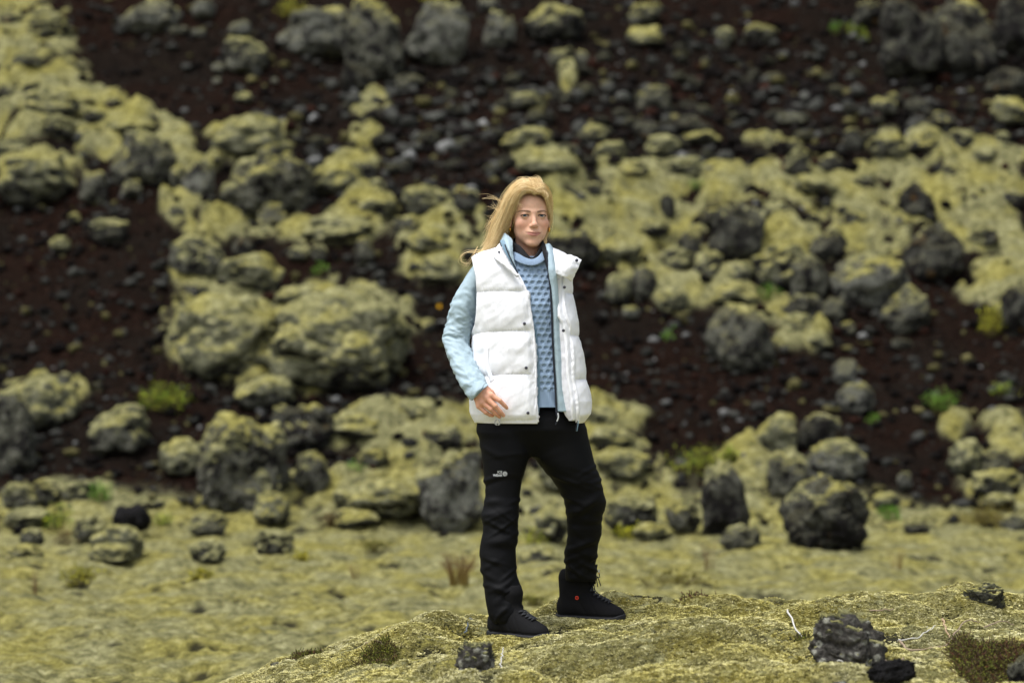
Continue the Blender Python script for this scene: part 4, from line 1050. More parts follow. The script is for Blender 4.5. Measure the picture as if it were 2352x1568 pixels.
def sd_ell(p, c, r):
    q = (p - np.array(c, np.float32)) / np.array(r, np.float32); k0 = np.sqrt((q * q).sum(-1)); q = q / np.array(r, np.float32); k1 = np.sqrt((q * q).sum(-1))
    return k0 * (k0 - 1) / np.maximum(k1, 1e-6)
def sd_cone(p, a, b, ra, rb):
    a = np.array(a, np.float32); b = np.array(b, np.float32); ab = b - a
    h = np.clip(((p - a) @ ab) / max(float(ab @ ab), 1e-9), 0, 1)
    q = p - a - h[..., None] * ab
    return np.sqrt((q * q).sum(-1)) - (ra + (rb - ra) * h)
def smin(a, b, k):
    h = np.clip(.5 + .5 * (b - a) / k, 0, 1); return b + (a - b) * h - k * h * (1 - h)
class Field:
    def __init__(s, xs, ys, zs):
        s.ax = [np.asarray(q, np.float32) for q in (xs, ys, zs)]; s.d = np.full([len(q) for q in s.ax], .08, np.float32)
    def box(s, lo, hi):
        sl = []
        for k in range(3):
            i0 = max(0, np.searchsorted(s.ax[k], lo[k]) - 1); i1 = min(len(s.ax[k]), np.searchsorted(s.ax[k], hi[k]) + 1); sl.append(slice(i0, max(i1, i0 + 1)))
        sl = tuple(sl)
        return sl, np.stack(np.meshgrid(s.ax[0][sl[0]], s.ax[1][sl[1]], s.ax[2][sl[2]], indexing='ij'), -1)
    def add(s, fn, lo, hi, k=.01, op='u', tr=None, m=.03):
        sl, P = s.box([q - m for q in lo], [q + m for q in hi])
        if tr: P = tr(P)
        d = fn(P).astype(np.float32)
        s.d[sl] = smin(s.d[sl], d, k) if op == 'u' else -smin(-s.d[sl], d, k)
    def cone(s, a, b, ra, rb, k=.01):
        a, b = np.array(a, float), np.array(b, float); r = max(ra, rb)
        s.add(lambda P: sd_cone(P, a, b, ra, rb), np.minimum(a, b) - r, np.maximum(a, b) + r, k)
    def ell(s, c, r, k=.01, op='u'):
        c, r = np.array(c, float), np.array(r, float); s.add(lambda P: sd_ell(P, c, r), c - r, c + r, k, op)
    def surface(s):
        d = s.d; ins = d < 0; nx, ny, nz = d.shape
        c = np.zeros((nx - 1, ny - 1, nz - 1), np.int8)
        for i in (0, 1):
            for j in (0, 1):
                for k in (0, 1): c += ins[i:nx - 1 + i, j:ny - 1 + j, k:nz - 1 + k]
        act = (c > 0) & (c < 8); I = np.argwhere(act); idx = np.full(c.shape, -1, np.int32); idx[act] = np.arange(len(I))
        pos = np.zeros((len(I), 3)); cnt = np.zeros(len(I))
        cor = [(i, j, k) for i in (0, 1) for j in (0, 1) for k in (0, 1)]
        val = {q: d[I[:, 0] + q[0], I[:, 1] + q[1], I[:, 2] + q[2]] for q in cor}
        for q in cor:
            for a in range(3):
                if q[a]: continue
                q2 = tuple(1 if t == a else q[t] for t in range(3))
                va, vb = val[q], val[q2]; m = (va < 0) != (vb < 0)
                t = np.where(m, va / np.where(m, va - vb, 1), 0)
                for t_ in range(3):
                    x0 = s.ax[t_][I[:, t_] + q[t_]]; x1 = s.ax[t_][I[:, t_] + q2[t_]]; pos[:, t_] += np.where(m, x0 + (x1 - x0) * t, 0)
                cnt += m
        pos /= cnt[:, None]
        quads = []
        for a in range(3):
            b, e = (a + 1) % 3, (a + 2) % 3
            s0 = [slice(1, -1)] * 3; s0[a] = slice(0, -1); s1 = list(s0); s1[a] = slice(1, None)
            A_, B_ = ins[tuple(s0)], ins[tuple(s1)]
            E = np.argwhere(A_ != B_)
            fl = A_[E[:, 0], E[:, 1], E[:, 2]]
            base = E + 1; base[:, a] -= 1
            def cell(db, de):
                t = base.copy(); t[:, b] -= db; t[:, e] -= de; return idx[t[:, 0], t[:, 1], t[:, 2]]
            q4 = np.stack([cell(1, 1), cell(0, 1), cell(0, 0), cell(1, 0)], 1); q4[~fl] = q4[~fl][:, ::-1]; quads.append(q4)
        f = np.concatenate(quads); f = f[(f >= 0).all(1)]
        return pos, f.astype(np.int32)
def relax(v, f, n=1, lam=.5):
    for _ in range(n):
        s = np.zeros_like(v); c = np.zeros(len(v))
        for k in range(4):
            for a, b in ((f[:, k], f[:, (k + 1) % 4]), (f[:, (k + 1) % 4], f[:, k])): np.add.at(s, a, v[b]); np.add.at(c, a, 1)
        v = v + lam * (s / np.maximum(c, 1)[:, None] - v)
    return v

person = root('person', (0.12, PY, .03))
tag(person, 'blond person in white puffer vest, blue sweater and black trousers standing on the mound', 'person')
def part(name, me, parent=None):
    """links a mesh given in world coordinates under the person (or one of the parts)"""
    par = parent or person
    o = bpy.data.objects.new(name, me); COL.objects.link(o); o.parent = par
    off = np.array(person.location); n = len(me.vertices); c = np.empty(n * 3, np.float32); me.vertices.foreach_get('co', c)
    me.vertices.foreach_set('co', (c.reshape(-1, 3) - off).astype(np.float32).reshape(-1)); me.update()
    return o

# --- body: head, neck, trunk, arms, hand and legs as one surface
YAW = math.radians(11); HC = np.array([.0675, PY, 1.6195])
RT = np.array([math.cos(YAW), math.sin(YAW), 0]); FW = np.array([math.sin(YAW), -math.cos(YAW), 0]); UPV = np.array([0, 0, 1.0])
HM = np.stack([RT, FW, UPV])
def to_head(P): return ((P - HC) @ HM.T) * 1000.0
def from_head(p): return HC + (np.asarray(p, float) / 1000.0) @ HM
def build_body():
    xs = np.arange(-.32, .33, .0025); ys = np.arange(9.06, 9.50, .0025)
    zs = np.concatenate([np.arange(.10, .80, .02), np.arange(.80, 1.0, .0025), np.arange(1.0, 1.42, .014), np.arange(1.42, 1.80, .0024)])
    Fd = Field(xs, ys, zs)
    # trunk and limbs (under the clothes)
    for a, b, ra, rb in [((.05, 9.31, .95), (.05, 9.31, 1.15), .11, .095), ((.05, 9.31, 1.15), (.045, 9.31, 1.33), .095, .105), ((-.03, 9.31, 1.36), (.13, 9.31, 1.36), .050, .050),
                         ((-.035, 9.29, .90), (-.025, 9.245, .50), .065, .036), ((-.025, 9.245, .50), (-.017, 9.205, .12), .036, .026), ((.13, 9.32, .90), (.265, 9.34, .52), .065, .036), ((.265, 9.34, .52), (.243, 9.475, .24), .034, .024), ((.243, 9.475, .24), (.238, 9.482, .14), .024, .024)]:
        Fd.cone(a, b, ra, rb, .04)
    sh, el, wr = Q(1104, 640, .0), Q(1048, 775, .02), Q(1103, 898, -.150)
    Fd.cone((-.03, 9.31, 1.36), sh, .045, .032, .03); Fd.cone(sh, el, .032, .028, .02); Fd.cone(el, wr, .028, .020, .02)
    s2, e2, w2 = Q(1285, 640, .03), Q(1292, 775, .14), Q(1235, 850, .17)
    Fd.cone(s2, e2, .042, .034, .02); Fd.cone(e2, w2, .034, .022, .02)
    for a_ in range(4):
        Fd.cone(w2, w2 + np.array([-.07, .004, -.03 + .014 * a_]), .011, .008, .008)
    # the hand resting on the vest
    wr = Z8(640, 330, -.152)
    kn = [Z8(800, 392, -.172), Z8(722, 436, -.176), Z8(658, 506, -.174), Z8(608, 566, -.166)]
    ba = [Z8(690, 330, -.156), Z8(655, 350, -.160), Z8(620, 385, -.160), Z8(592, 420, -.154)]
    mid = [Z8(935, 475, -.178), Z8(862, 560, -.184), Z8(792, 612, -.179), Z8(715, 662, -.170)]
    dis = [Z8(1005, 545, -.170), Z8(945, 648, -.174), Z8(880, 690, -.167), Z8(785, 703, -.160)]
    tip = [Z8(1048, 590, -.163), Z8(995, 708, -.164), Z8(936, 732, -.157), Z8(828, 712, -.152)]
    rad = [(.0108, .0090, .0080, .0070), (.0112, .0094, .0083, .0072), (.0106, .0090, .0079, .0068), (.0096, .0080, .0071, .0062)]
    for k in range(4):
        Fd.cone(wr, ba[k], .020, .0150, .016); Fd.cone(ba[k], kn[k], .0150, rad[k][0] * 1.12, .010)
    Fd.cone(kn[0] + (kn[3] - kn[0]) * .2, kn[3] + (kn[0] - kn[3]) * .15, .0095, .0095, .008)
    for k in range(4):
        Fd.cone(kn[k], mid[k], rad[k][0], rad[k][1], .0028); Fd.cone(mid[k], dis[k], rad[k][1], rad[k][2], .0022); Fd.cone(dis[k], tip[k], rad[k][2], rad[k][3], .0022)
    th = [Z8(720, 300, -.150), Z8(800, 350, -.140), Z8(860, 430, -.128), Z8(900, 500, -.120)]
    Fd.cone(th[0], th[1], .014, .012, .008); Fd.cone(th[1], th[2], .011, .010, .004); Fd.cone(th[2], th[3], .010, .0085, .003)
    # neck and head (millimetres in the head's own frame)
    lo, hi = HC - np.array([.12, .13, .2]), HC + np.array([.12, .13, .15])
    sl, P = Fd.box(lo, hi); p = to_head(P).astype(np.float32); sx = p.copy(); sx[..., 0] = np.abs(sx[..., 0])
    d = sd_ell(p, (0, -16, 30), (74, 91, 86))
    d = smin(d, sd_ell(p, (0, 22, -20), (61, 60, 74)), 22)
    d = smin(d, sd_ell(p, (0, 36, 40), (58, 47, 46)), 18)
    d = smin(d, sd_ell(p, (0, 36, -74), (43, 42, 36)), 20)
    d = smin(d, sd_cone(sx, (45, 0, -54), (12, 58, -100), 13.5, 14), 18)
    d = smin(d, sd_ell(sx, (31, 41, -53), (26, 27, 33)), 16)
    d = smin(d, sd_ell(p, (0, 65, -103), (20, 17, 16)), 12)
    d = smin(d, sd_ell(sx, (41, 53, -28), (22, 20, 20)), 18)
    d = smin(d, sd_cone(sx, (0, 79, 14), (36, 70, 17), 9, 9), 10)
    d = smin(d, sd_ell(p, (0, 66, -66), (30, 23, 24)), 14)
    d = -smin(-d, sd_ell(sx, (33, 88, -1), (17, 12, 11.5)), 7)           # eye sockets
    d = smin(d, np.sqrt(((sx - np.array((33, 68.5, 0), np.float32)) ** 2).sum(-1)) - 14.2, 4)   # lids
    d = smin(d, sd_cone(p, (0, 78, 8), (0, 92, -30), 8.0, 9.5), 9)       # nose
    d = smin(d, sd_ell(p, (0, 96, -36), (11.0, 9.5, 9.0)), 7)
    d = smin(d, sd_ell(sx, (10.5, 86, -39.5), (7.2, 8.5, 6.5)), 6)
    d = -smin(-d, sd_ell(sx, (6.5, 92, -46.5), (3.6, 5.0, 2.6)), 2)
    d = smin(d, sd_cone(sx, (4, 89.0, -63.0), (26, 77.5, -64.8), 3.8, 2.0), 4)     # lips
    d = smin(d, sd_cone(sx, (0, 87.0, -74.6), (22, 79, -68.0), 4.8, 2.4), 4)
    d = -smin(-d, sd_cone(sx, (0, 94.5, -68.8), (31, 76.5, -64.2), 1.8, 1.7), 1.6)
    d = -smin(-d, sd_ell(p, (0, 93, -56), (3.0, 4, 6)), 3)
    d = -smin(-d, sd_ell(p, (0, 89, -86), (16, 6, 5)), 7)
    d = smin(d, sd_ell(sx, (75, -6, -16), (7, 17, 29)), 5); d = -smin(-d, sd_ell(sx, (82, 0, -12), (4, 9, 16)), 3)
    d = -smin(-d, sd_ell(sx, (33, 86, -.4), (13.6, 13, 3.9)), 1.2)         # lid openings
    d = smin(d, sd_cone(p, (0, -16, -60), (-4, -36, -190), 50, 54), 24)   # neck
    Fd.d[sl] = smin(Fd.d[sl], d.astype(np.float32) / 1000.0, .02)
    v, f = Fd.surface(); v = relax(v, f, 1, .35)
    return v, f
bv, bf = build_body()
def skin_cols(v):
    h = to_head(v); c = np.tile(np.array([.70, .415, .285]), (len(v), 1)); head = (h[:, 2] > -150) & (np.abs(h[:, 0]) < 110)
    def blend(m, col): c[:] = c * (1 - m[:, None]) + np.array(col) * m[:, None]
    g = lambda cx, cy, cz, sx_, sy_, sz_: np.exp(-((np.abs(h[:, 0]) - cx) / sx_) ** 2 - ((h[:, 1] - cy) / sy_) ** 2 - ((h[:, 2] - cz) / sz_) ** 2) * head
    c *= (1 + .07 * fbm(v * 90, 3))[:, None]
    blend(.65 * g(46, 55, -34, 22, 30, 20), (.62, .245, .17))            # cheeks
    blend(.30 * g(0, 100, -36, 14, 14, 12), (.58, .25, .17))
    blend(.25 * g(33, 75, -6, 17, 20, 9), (.48, .25, .175))               # around the eyes: socket shading put into the skin colour
    lipz = np.where(h[:, 2] > -68.2, 1, 0)
    ax = np.abs(h[:, 0])
    up = -60.8 - .0050 * ax ** 2 - .9 * np.exp(-(ax / 2.5) ** 2); lowr = -79.8 + .0174 * ax ** 2
    lip = head * (h[:, 1] > 62) * sstep(-.3, 1.3, up - h[:, 2]) * sstep(-.3, 1.3, h[:, 2] - lowr) * sstep(31, 28, ax)
    blend(.8 * lip, (.50, .185, .16))
    blend(head * (h[:, 1] > 66) * np.exp(-((h[:, 2] + 68.8 - .0046 * ax ** 2) / 1.5) ** 2) * sstep(32, 29, ax) * .8, (.22, .075, .06))
    # brows
    bz = 13.6 + 4.6 * np.sin(np.clip((ax - 12) / 40, 0, 1) * 2.2) - .0075 * np.maximum(ax - 42, 0) ** 2
    th = 3.0 * np.clip(1.15 - (ax - 14) / 60, .45, 1)
    br = head * (h[:, 1] > 40) * sstep(11, 15, ax) * sstep(60, 53, ax) * np.exp(-((h[:, 2] - bz) / th) ** 2)
    blend(np.clip(1.25 * br, 0, .95), (.105, .056, .028))
    # lid rims
    e = np.sqrt(((ax - 33) / 14.4) ** 2 + ((h[:, 2] + .4) / 4.9) ** 2); rim = head * (h[:, 1] > 60) * np.exp(-((e - 1.0) / .20) ** 2) * np.where(h[:, 2] > 0, 1, .45)
    blend(.85 * rim, (.06, .032, .022))
    kn = (v[:, 2] < 1.0) & (v[:, 2] > .8)
    c[kn] *= np.array([1.0, .88, .84])
    return np.clip(c, .01, 1)
def skin_mat():
    n = NT('skin'); a = n.attr('Col'); n.l(a, 'Color', n.b, 'Base Color'); n.b.inputs['Roughness'].default_value = .5; n.b.inputs['Specular IOR Level'].default_value = .35
    n.b.inputs['Subsurface Weight'].default_value = .12; n.b.inputs['Subsurface Radius'].default_value = (.006, .002, .001); n.b.inputs['Subsurface Scale'].default_value = 1.0
    g = n.new('ShaderNodeNewGeometry'); ns = n.noise(420, 3, .6, (g, 'Position')); n.l(n.bump(ns, 0, .12, .001), 0, n.b, 'Normal')
    return n.m
M['skin'] = skin_mat()
body = part('body', mk_mesh('body', bv, [bf], [M['skin']], cols={'Col': skin_cols(bv)}))
body['label'] = 'face, neck and hand with light tanned skin'
M['sclera'] = flat('eye_white', (.46, .44, .42), .25, .5); M['iris'] = flat('grey_blue_iris', (.085, .125, .15), .2, .6); M['pupil'] = flat('pupil', (.004, .004, .004), .1, .8)
M['lash'] = flat('lash', (.018, .010, .007), .7, .2); M['gold'] = flat('gold', (.75, .46, .10), .22, .5, metal=1.0); M['nail'] = flat('nail', (.62, .36, .30), .3, .5)
for sgn in (-1, 1):
    c = from_head((33 * sgn, 68.5, 0)); gz = np.array([0, 0, CAM_Z]) - c; gz /= np.linalg.norm(gz)
    v, f = ico(4); dt = v[f].mean(1); dt = (dt / np.linalg.norm(dt, axis=1)[:, None]) @ gz
    an = np.arccos(np.clip(dt, -1, 1)); mi = np.where(an < .20, 2, np.where(an < .56, 1, 0))
    part('eyeball', mk_mesh('eyeball', v * .0122 + c, f, [M['sclera'], M['iris'], M['pupil']], midx=mi), body)
    P = [from_head((33 * sgn + t * 15.0, 82.2 - .022 * (t * 15) ** 2 + .2, -.3 + 4.9 * (1 - t * t) ** .6 - (1.2 if t * sgn > .9 else 0))) for t in np.linspace(-1, 1, 13)]
    V, fs = tube(np.array(P), .0015, 5); part('eyelash', mk_mesh('eyelash', V, fs, [M['lash']]), body)
    # hoop earring below the lobe
    cc = from_head((77 * sgn, 0, -50)); t = np.linspace(0, 2 * math.pi, 24, endpoint=False)[:, None]; p_ = np.linspace(0, 2 * math.pi, 10, endpoint=False)[None]
    rr = .0062 + .0030 * np.cos(p_); G_ = np.stack([.0034 * np.sin(p_) + 0 * t, rr * np.sin(t), rr * 1.15 * np.cos(t)], -1) @ HM
    tf_ = grid_faces(25, 10, True) % 240
    part('earring', mk_mesh('earring', G_.reshape(-1, 3) + cc, [tf_], [M['gold']]))

# --- hair
M['hair'] = vcol('blond_hair', .42, .45, sheen=.15)
def hair_mat():
    n = NT('blond_hair_strands'); a = n.attr('Col'); n.l(a, 'Color', n.b, 'Base Color'); n.b.inputs['Roughness'].default_value = .40; n.b.inputs['Specular IOR Level'].default_value = .5
    n.b.inputs['Anisotropic'].default_value = .3
    return n.m
M['hair'] = hair_mat()
def zh(x, y, f):
    """head survey frame (x, y) with f millimetres in front of the head's axis"""
    return Z1(x, y, -f / 1000.0)
# each guide: list of (x, y, forward mm)
GL = [  # sheets of guides: neighbouring guides of one sheet are blended
 # swept off the forehead to the left, over the temple, down in front of the shoulder
 [[(1330, 362, 84), (1240, 318, 90), (1140, 335, 91), (1060, 430, 86), (1010, 560, 72), (965, 690, 50), (900, 850, 26), (820, 1020, 14), (735, 1170, 20), (600, 1290, 34)],
  [(1400, 370, 86), (1280, 280, 90), (1140, 280, 90), (1020, 390, 82), (955, 540, 66), (895, 690, 44), (820, 860, 24), (745, 1030, 14), (665, 1180, 20), (520, 1310, 34)],
  [(1440, 320, 74), (1290, 235, 74), (1120, 240, 74), (985, 360, 68), (905, 520, 52), (835, 690, 34), (755, 860, 18), (690, 1030, 8), (610, 1190, 14), (430, 1330, 26)],
  [(1420, 260, 46), (1270, 190, 46), (1090, 215, 44), (955, 340, 38), (868, 500, 26), (800, 670, 12), (715, 830, 0), (660, 1000, -6), (590, 1170, 2), (380, 1350, 14)],
  [(1370, 210, 10), (1230, 162, 8), (1070, 210, 6), (935, 345, 0), (850, 510, -8), (790, 660, -18), (700, 800, -24), (650, 960, -24), (590, 1130, -12), (460, 1290, 0)],
  [(1300, 180, -30), (1180, 165, -34), (1040, 235, -40), (925, 380, -44), (850, 560, -48), (800, 740, -50), (735, 900, -48), (690, 1060, -40), (640, 1180, -30), (560, 1280, -16)],
  [(1300, 230, -75), (1180, 240, -80), (1060, 330, -84), (970, 480, -86), (905, 660, -84), (860, 840, -76), (830, 980, -66), (800, 1090, -54), (770, 1190, -44), (720, 1270, -34)]],
 # swept off the forehead to the right and behind the ear
 [[(1300, 375, 86), (1370, 338, 91), (1450, 365, 87), (1510, 450, 72), (1540, 560, 52), (1552, 650, 32), (1556, 740, 8), (1545, 840, -16), (1525, 960, -30)],
  [(1330, 360, 90), (1400, 290, 88), (1480, 320, 78), (1540, 420, 58), (1562, 540, 36), (1568, 640, 14), (1565, 740, -10), (1552, 860, -28), (1530, 1000, -38)],
  [(1320, 290, 78), (1410, 240, 72), (1500, 290, 58), (1558, 400, 36), (1578, 520, 12), (1578, 630, -10), (1568, 740, -30), (1550, 880, -44), (1522, 1050, -48)],
  [(1300, 225, 50), (1400, 200, 42), (1500, 260, 26), (1562, 380, 6), (1580, 510, -16), (1572, 640, -36), (1556, 780, -52), (1535, 930, -58), (1512, 1110, -54)],
  [(1280, 175, 10), (1390, 190, 0), (1490, 260, -20), (1550, 390, -40), (1562, 540, -58), (1550, 700, -72), (1528, 860, -76), (1505, 1000, -72), (1490, 1130, -60)],
  [(1280, 170, -40), (1370, 200, -60), (1450, 300, -80), (1490, 460, -96), (1490, 640, -102), (1470, 820, -98), (1450, 980, -88), (1430, 1110, -72), (1410, 1190, -60)]],
 # lifted off the hairline, up and over
 [[(x, y, 78), (x + 4, y - 34, 86), (x - 8, y - 85, 82), (x - 50 * (x - 980) / 550, max(y - 150, 186), 58), (x - 130 * (x - 980) / 550, 182 + 60 * (1200 - x) / 500, 20), (x - 240 * (x - 980) / 550, 215 + 120 * (1250 - x) / 500, -20)] for x, y in ((1095, 410), (1180, 362), (1290, 352), (1390, 368), (1480, 420), (1532, 500))],
 # down the back
 [[(1290, 175, -40), (1200, 230, -92), (1130, 400, -112), (1080, 620, -116), (1040, 840, -104), (1010, 1010, -86), (985, 1130, -70), (960, 1230, -60)],
  [(1290, 175, -40), (1260, 230, -96), (1230, 420, -118), (1210, 640, -120), (1190, 860, -106), (1180, 1020, -90), (1170, 1130, -76), (1160, 1230, -70)],
  [(1290, 175, -40), (1340, 240, -94), (1360, 430, -114), (1360, 650, -116), (1350, 860, -102), (1340, 1020, -88), (1335, 1130, -74), (1330, 1210, -66)]],
]
NS = 14
def strands(A, guides, n, seed, spread, rad, clump=5, jit=1.0, lo=0.0, hi=1.0):
    rg = np.random.RandomState(seed); G = np.array([cr([zh(*q) for q in g], NS) for g in guides])
    m = len(G)
    for k in range(n // clump):
        t = (rg.uniform(lo, hi)) * (m - 1); i = min(int(t), m - 2); fr = t - i
        C = G[i] * (1 - fr) + G[i + 1] * fr
        ph = rg.uniform(0, 6.28, 3); s = np.linspace(0, 1, NS)
        wob = np.stack([np.sin(s * rg.uniform(5, 11) + ph[q]) for q in range(3)], 1) * .0035 * (s[:, None] ** .8) * jit * rg.uniform(.2, 1.6)
        C = C + wob + rg.normal(size=3) * spread * (.25 + .75 * s[:, None])
        end = rg.uniform(.72, 1.0)
        tone = rg.uniform()
        for j in range(clump):
            o = rg.normal(size=3) * .0016 * (.5 + 1.4 * s[:, None]) + np.stack([np.sin(s * 9 + rg.uniform(0, 6)), np.cos(s * 8 + rg.uniform(0, 6)), np.sin(s * 7 + rg.uniform(0, 6))], 1) * .0014 * s[:, None]
            q = (C + o); L = int(NS * (end if rg.uniform() < .6 else end * rg.uniform(.6, 1)))
            q = q[:max(L, 8)]; ss = np.linspace(0, 1, len(q))
            r = rad * (1.0 - .65 * ss ** 3) * rg.uniform(.7, 1.2)
            V, fs = tube(q, r, 3, False)
            tn = np.clip(tone + rg.normal() * .18, 0, 1); c = np.array((.60, .385, .145)) * (1 - tn) + np.array((1.0, .84, .48)) * tn
            depth = 1.0
            A.add(V, fs, c * depth * (1.05 - .1 * rg.uniform()))
def hair():
    # the mass under the strands
    xs = np.arange(-.16, .20, .004); ys = np.arange(9.14, 9.46, .004); zs = np.arange(1.40, 1.80, .004)
    Fd = Field(xs, ys, zs)
    sl, P = Fd.box((-1, 0, 0), (1, 20, 3)); p = to_head(P).astype(np.float32)
    d = sd_ell(p, (0, -18, 33), (79, 96, 92))
    cut = sd_ell(p, (2, 84, -36), (70, 62, 92)); d = -smin(-d, cut, 8)
    cut = (p[..., 2] + 34 - .45 * np.minimum(p[..., 1], 0) * 0) * -1.0
    d = np.maximum(d, -(p[..., 2] + 40))
    Fd.d[sl] = d / 1000.0
    for g, r0, r1 in ((GL[0][3], .026, .012), (GL[0][4], .026, .010), (GL[0][5], .028, .010), (GL[0][6], .028, .012), (GL[3][0], .03, .02), (GL[3][1], .034, .022), (GL[3][2], .03, .02), (GL[1][5], .016, .010)):
        C = [zh(x, y, f - 14) for x, y, f in g][2:]
        for a, b, k in zip(C[:-1], C[1:], range(99)):
            t = k / len(C); Fd.cone(a + np.array([.012, 0, -.004]), b + np.array([.012, 0, -.004]), r0 * (1 - t) + r1 * t, r0 * (1 - t - 1 / len(C)) + r1 * (t + 1 / len(C)), .012)
    v, f = Fd.surface(); v = relax(v, f, 2)
    n = vnormals(v, f); v = v + n * (.0016 * fbm(v * np.array([160, 160, 40]), 2))[:, None] - n * .004
    c = np.array([.62, .42, .18]) * (1 + .35 * fbm(v * np.array([220, 220, 30]), 2))[:, None]
    h = part('hair', mk_mesh('hair', v, [f], [M['hair']], cols={'Col': np.clip(c, .02, 1)}))
    h['label'] = 'long blond hair blown to one side over the shoulder'
    A = Acc()
    strands(A, GL[0], 3300, 1, .0055, .00062, clump=4, jit=1.7); strands(A, GL[0], 700, 2, .013, .00042, clump=2, jit=3.0)
    strands(A, GL[1], 1500, 3, .0038, .00062); strands(A, GL[1], 120, 4, .007, .0005, clump=3, jit=2)
    strands(A, GL[3], 500, 5, .008, .0008); strands(A, GL[2], 1400, 6, .0040, .00060, clump=4, jit=1.6)
    # loose wisps on the wind
    for pts in ([(870, 520, 20), (760, 470, 15), (620, 440, 10), (500, 455, 5)], [(880, 560, 20), (780, 500, 10), (700, 430, 10), (580, 395, 5)], [(860, 640, 30), (760, 620, 30), (690, 590, 30), (630, 572, 30)],
                [(850, 650, 30), (740, 640, 28), (690, 560, 26), (680, 520, 26)], [(760, 760, 10), (680, 760, 10), (600, 745, 5)], [(760, 770, 10), (660, 790, 5), (590, 850, 0), (560, 920, 0)],
                [(560, 1240, 20), (430, 1260, 20), (280, 1280, 20), (180, 1340, 20), (155, 1410, 20), (190, 1460, 20), (260, 1470, 20)], [(520, 1270, 20), (400, 1290, 20), (250, 1290, 20), (170, 1360, 18), (165, 1430, 18), (230, 1470, 18), (300, 1455, 18)],
                [(430, 1200, 10), (380, 1290, 10), (330, 1380, 10), (250, 1470, 10), (200, 1530, 8)], [(470, 1330, 24), (380, 1380, 26), (330, 1420, 26), (270, 1500, 26)], [(600, 1320, 40), (610, 1370, 46), (650, 1385, 48), (680, 1340, 46)],
                [(1200, 150, 0), (1130, 130, 0), (1080, 125, 0), (1040, 150, 0)], [(1560, 640, 10), (1585, 650, 8), (1575, 690, 5)], [(1050, 500, 88), (1080, 545, 90), (1100, 580, 91)]):
        C = cr([zh(*q) for q in pts], 24)
        rg = np.random.RandomState(len(pts) + int(pts[0][0]))
        for k in range(5):
            o = rg.normal(size=3) * .0050; V, fs = tube(C + o * np.linspace(.1, 1.6, 24)[:, None] + .002 * np.sin(np.linspace(0, 9, 24) + k)[:, None], np.linspace(.00048, .00022, 24), 3, False); A.add(V, fs, (.86, .66, .34))
    part('hair_strands', A.mesh('hair_strands', [M['hair']]), h)
hair()

# --- clothes
def cloth(name, c, rough, spec, sheen=0.0, wrinkle=None, weave=None, var=0.0):
    n = NT(name); n.b.inputs['Base Color'].default_value = (*c, 1); n.b.inputs['Roughness'].default_value = rough; n.b.inputs['Specular IOR Level'].default_value = spec; n.b.inputs['Sheen Weight'].default_value = sheen
    tc_ = n.new('ShaderNodeTexCoord'); co = (tc_, 'Object'); bm = None
    if wrinkle:
        mp = n.new('ShaderNodeMapping'); mp.inputs['Scale'].default_value = wrinkle[2]; n.l(tc_, 'Object', mp, 0)
        ns = n.noise(wrinkle[0], 4, .55, (mp, 0), .8); bm = n.bump(ns, 0, .7, wrinkle[1])
    if weave:
        ns = n.noise(weave[0], 2, .5, co); bm = n.bump(ns, 0, .35, weave[1], bm)
    if var:
        vn = n.noise(6, 4, .6, co); n.color((n.ramp(vn, 0, [(.3, tuple(q * (1 - var) for q in c)), (.7, tuple(min(1, q * (1 + var)) for q in c))]), 0))
    if bm: n.l(bm, 0, n.b, 'Normal')
    return n.m
M['vest'] = cloth('white_nylon', (.86, .875, .915), .55, .35, .0, (16, .0045, (1.0, 1.0, .55)), (700, .0004))
M['lining'] = cloth('white_lining', (.74, .75, .80), .5, .3, 0, (22, .008, (1, 1, .6)))
M['shell'] = cloth('pale_blue_shell', (.355, .465, .525), .55, .3, .05, (20, .007, (1, 1, .8)), (900, .0004))
M['shell_in'] = cloth('grey_blue_lining', (.20, .31, .40), .6, .25)
M['knit'] = cloth('pale_blue_wool', (.275, .375, .510), .95, .05, .12, None, (520, .0012), .05)
M['black_cloth'] = cloth('black_softshell', (.0040, .0042, .0049), .66, .11, .0, (7, .004, (1, 1, .8)), (900, .0004))
M['tneck'] = cloth('black_base_layer', (.007, .0072, .009), .7, .2)
M['dark_trim'] = flat('dark_zip', (.014, .017, .026), .5, .35); M['snap'] = flat('dark_snap', (.05, .05, .07), .3, .6, metal=.6); M['reflect'] = flat('pale_print', (.52, .54, .54), .5, .3)
M['boot'] = flat('black_nubuck', (.0085, .0085, .0092), .85, .10, .0, (160, .4, .002)); M['sole'] = flat('black_rubber', (.013, .0138, .0155), .6, .25); M['lace'] = flat('black_lace', (.032, .034, .038), .8, .2)
M['red'] = flat('red_eyelet', (.65, .05, .02), .5, .3); M['trim_amber'] = flat('amber_print', (.55, .25, .02), .5, .3)

def patch(rows, n, m, conv, mat, name, parent=None, thick=.006, bulge=0.0, wr=0.0):
    """rows of (x, y, dy) control points -> smooth sheet with thickness"""
    R = np.array([[conv(*q) for q in r] for r in rows])
    A_ = np.array([cr(r, m) for r in R]); S_ = np.array([cr(A_[:, j], n) for j in range(m)]).transpose(1, 0, 2)
    V = S_.reshape(-1, 3); f = grid_faces(n, m); nn = vnormals(V, f)
    if np.mean(nn[:, 1]) > 0: f = f[:, ::-1]; nn = -nn
    if bulge:
        a = np.linspace(0, 1, n)[:, None]; b = np.linspace(0, 1, m)[None]; w_ = ((4 * a * (1 - a)) ** .5 * (4 * b * (1 - b)) ** .5).reshape(-1)
        V = V + nn * (bulge * w_)[:, None]
    if wr: V = V + nn * (wr * fbm(V * 45, 3))[:, None]
    me = mk_mesh(name, V, [f.astype(np.int32)], [mat]); o = part(name, me, parent)
    sm = o.modifiers.new('thick', 'SOLIDIFY'); sm.thickness = thick; sm.offset = -1
    return o

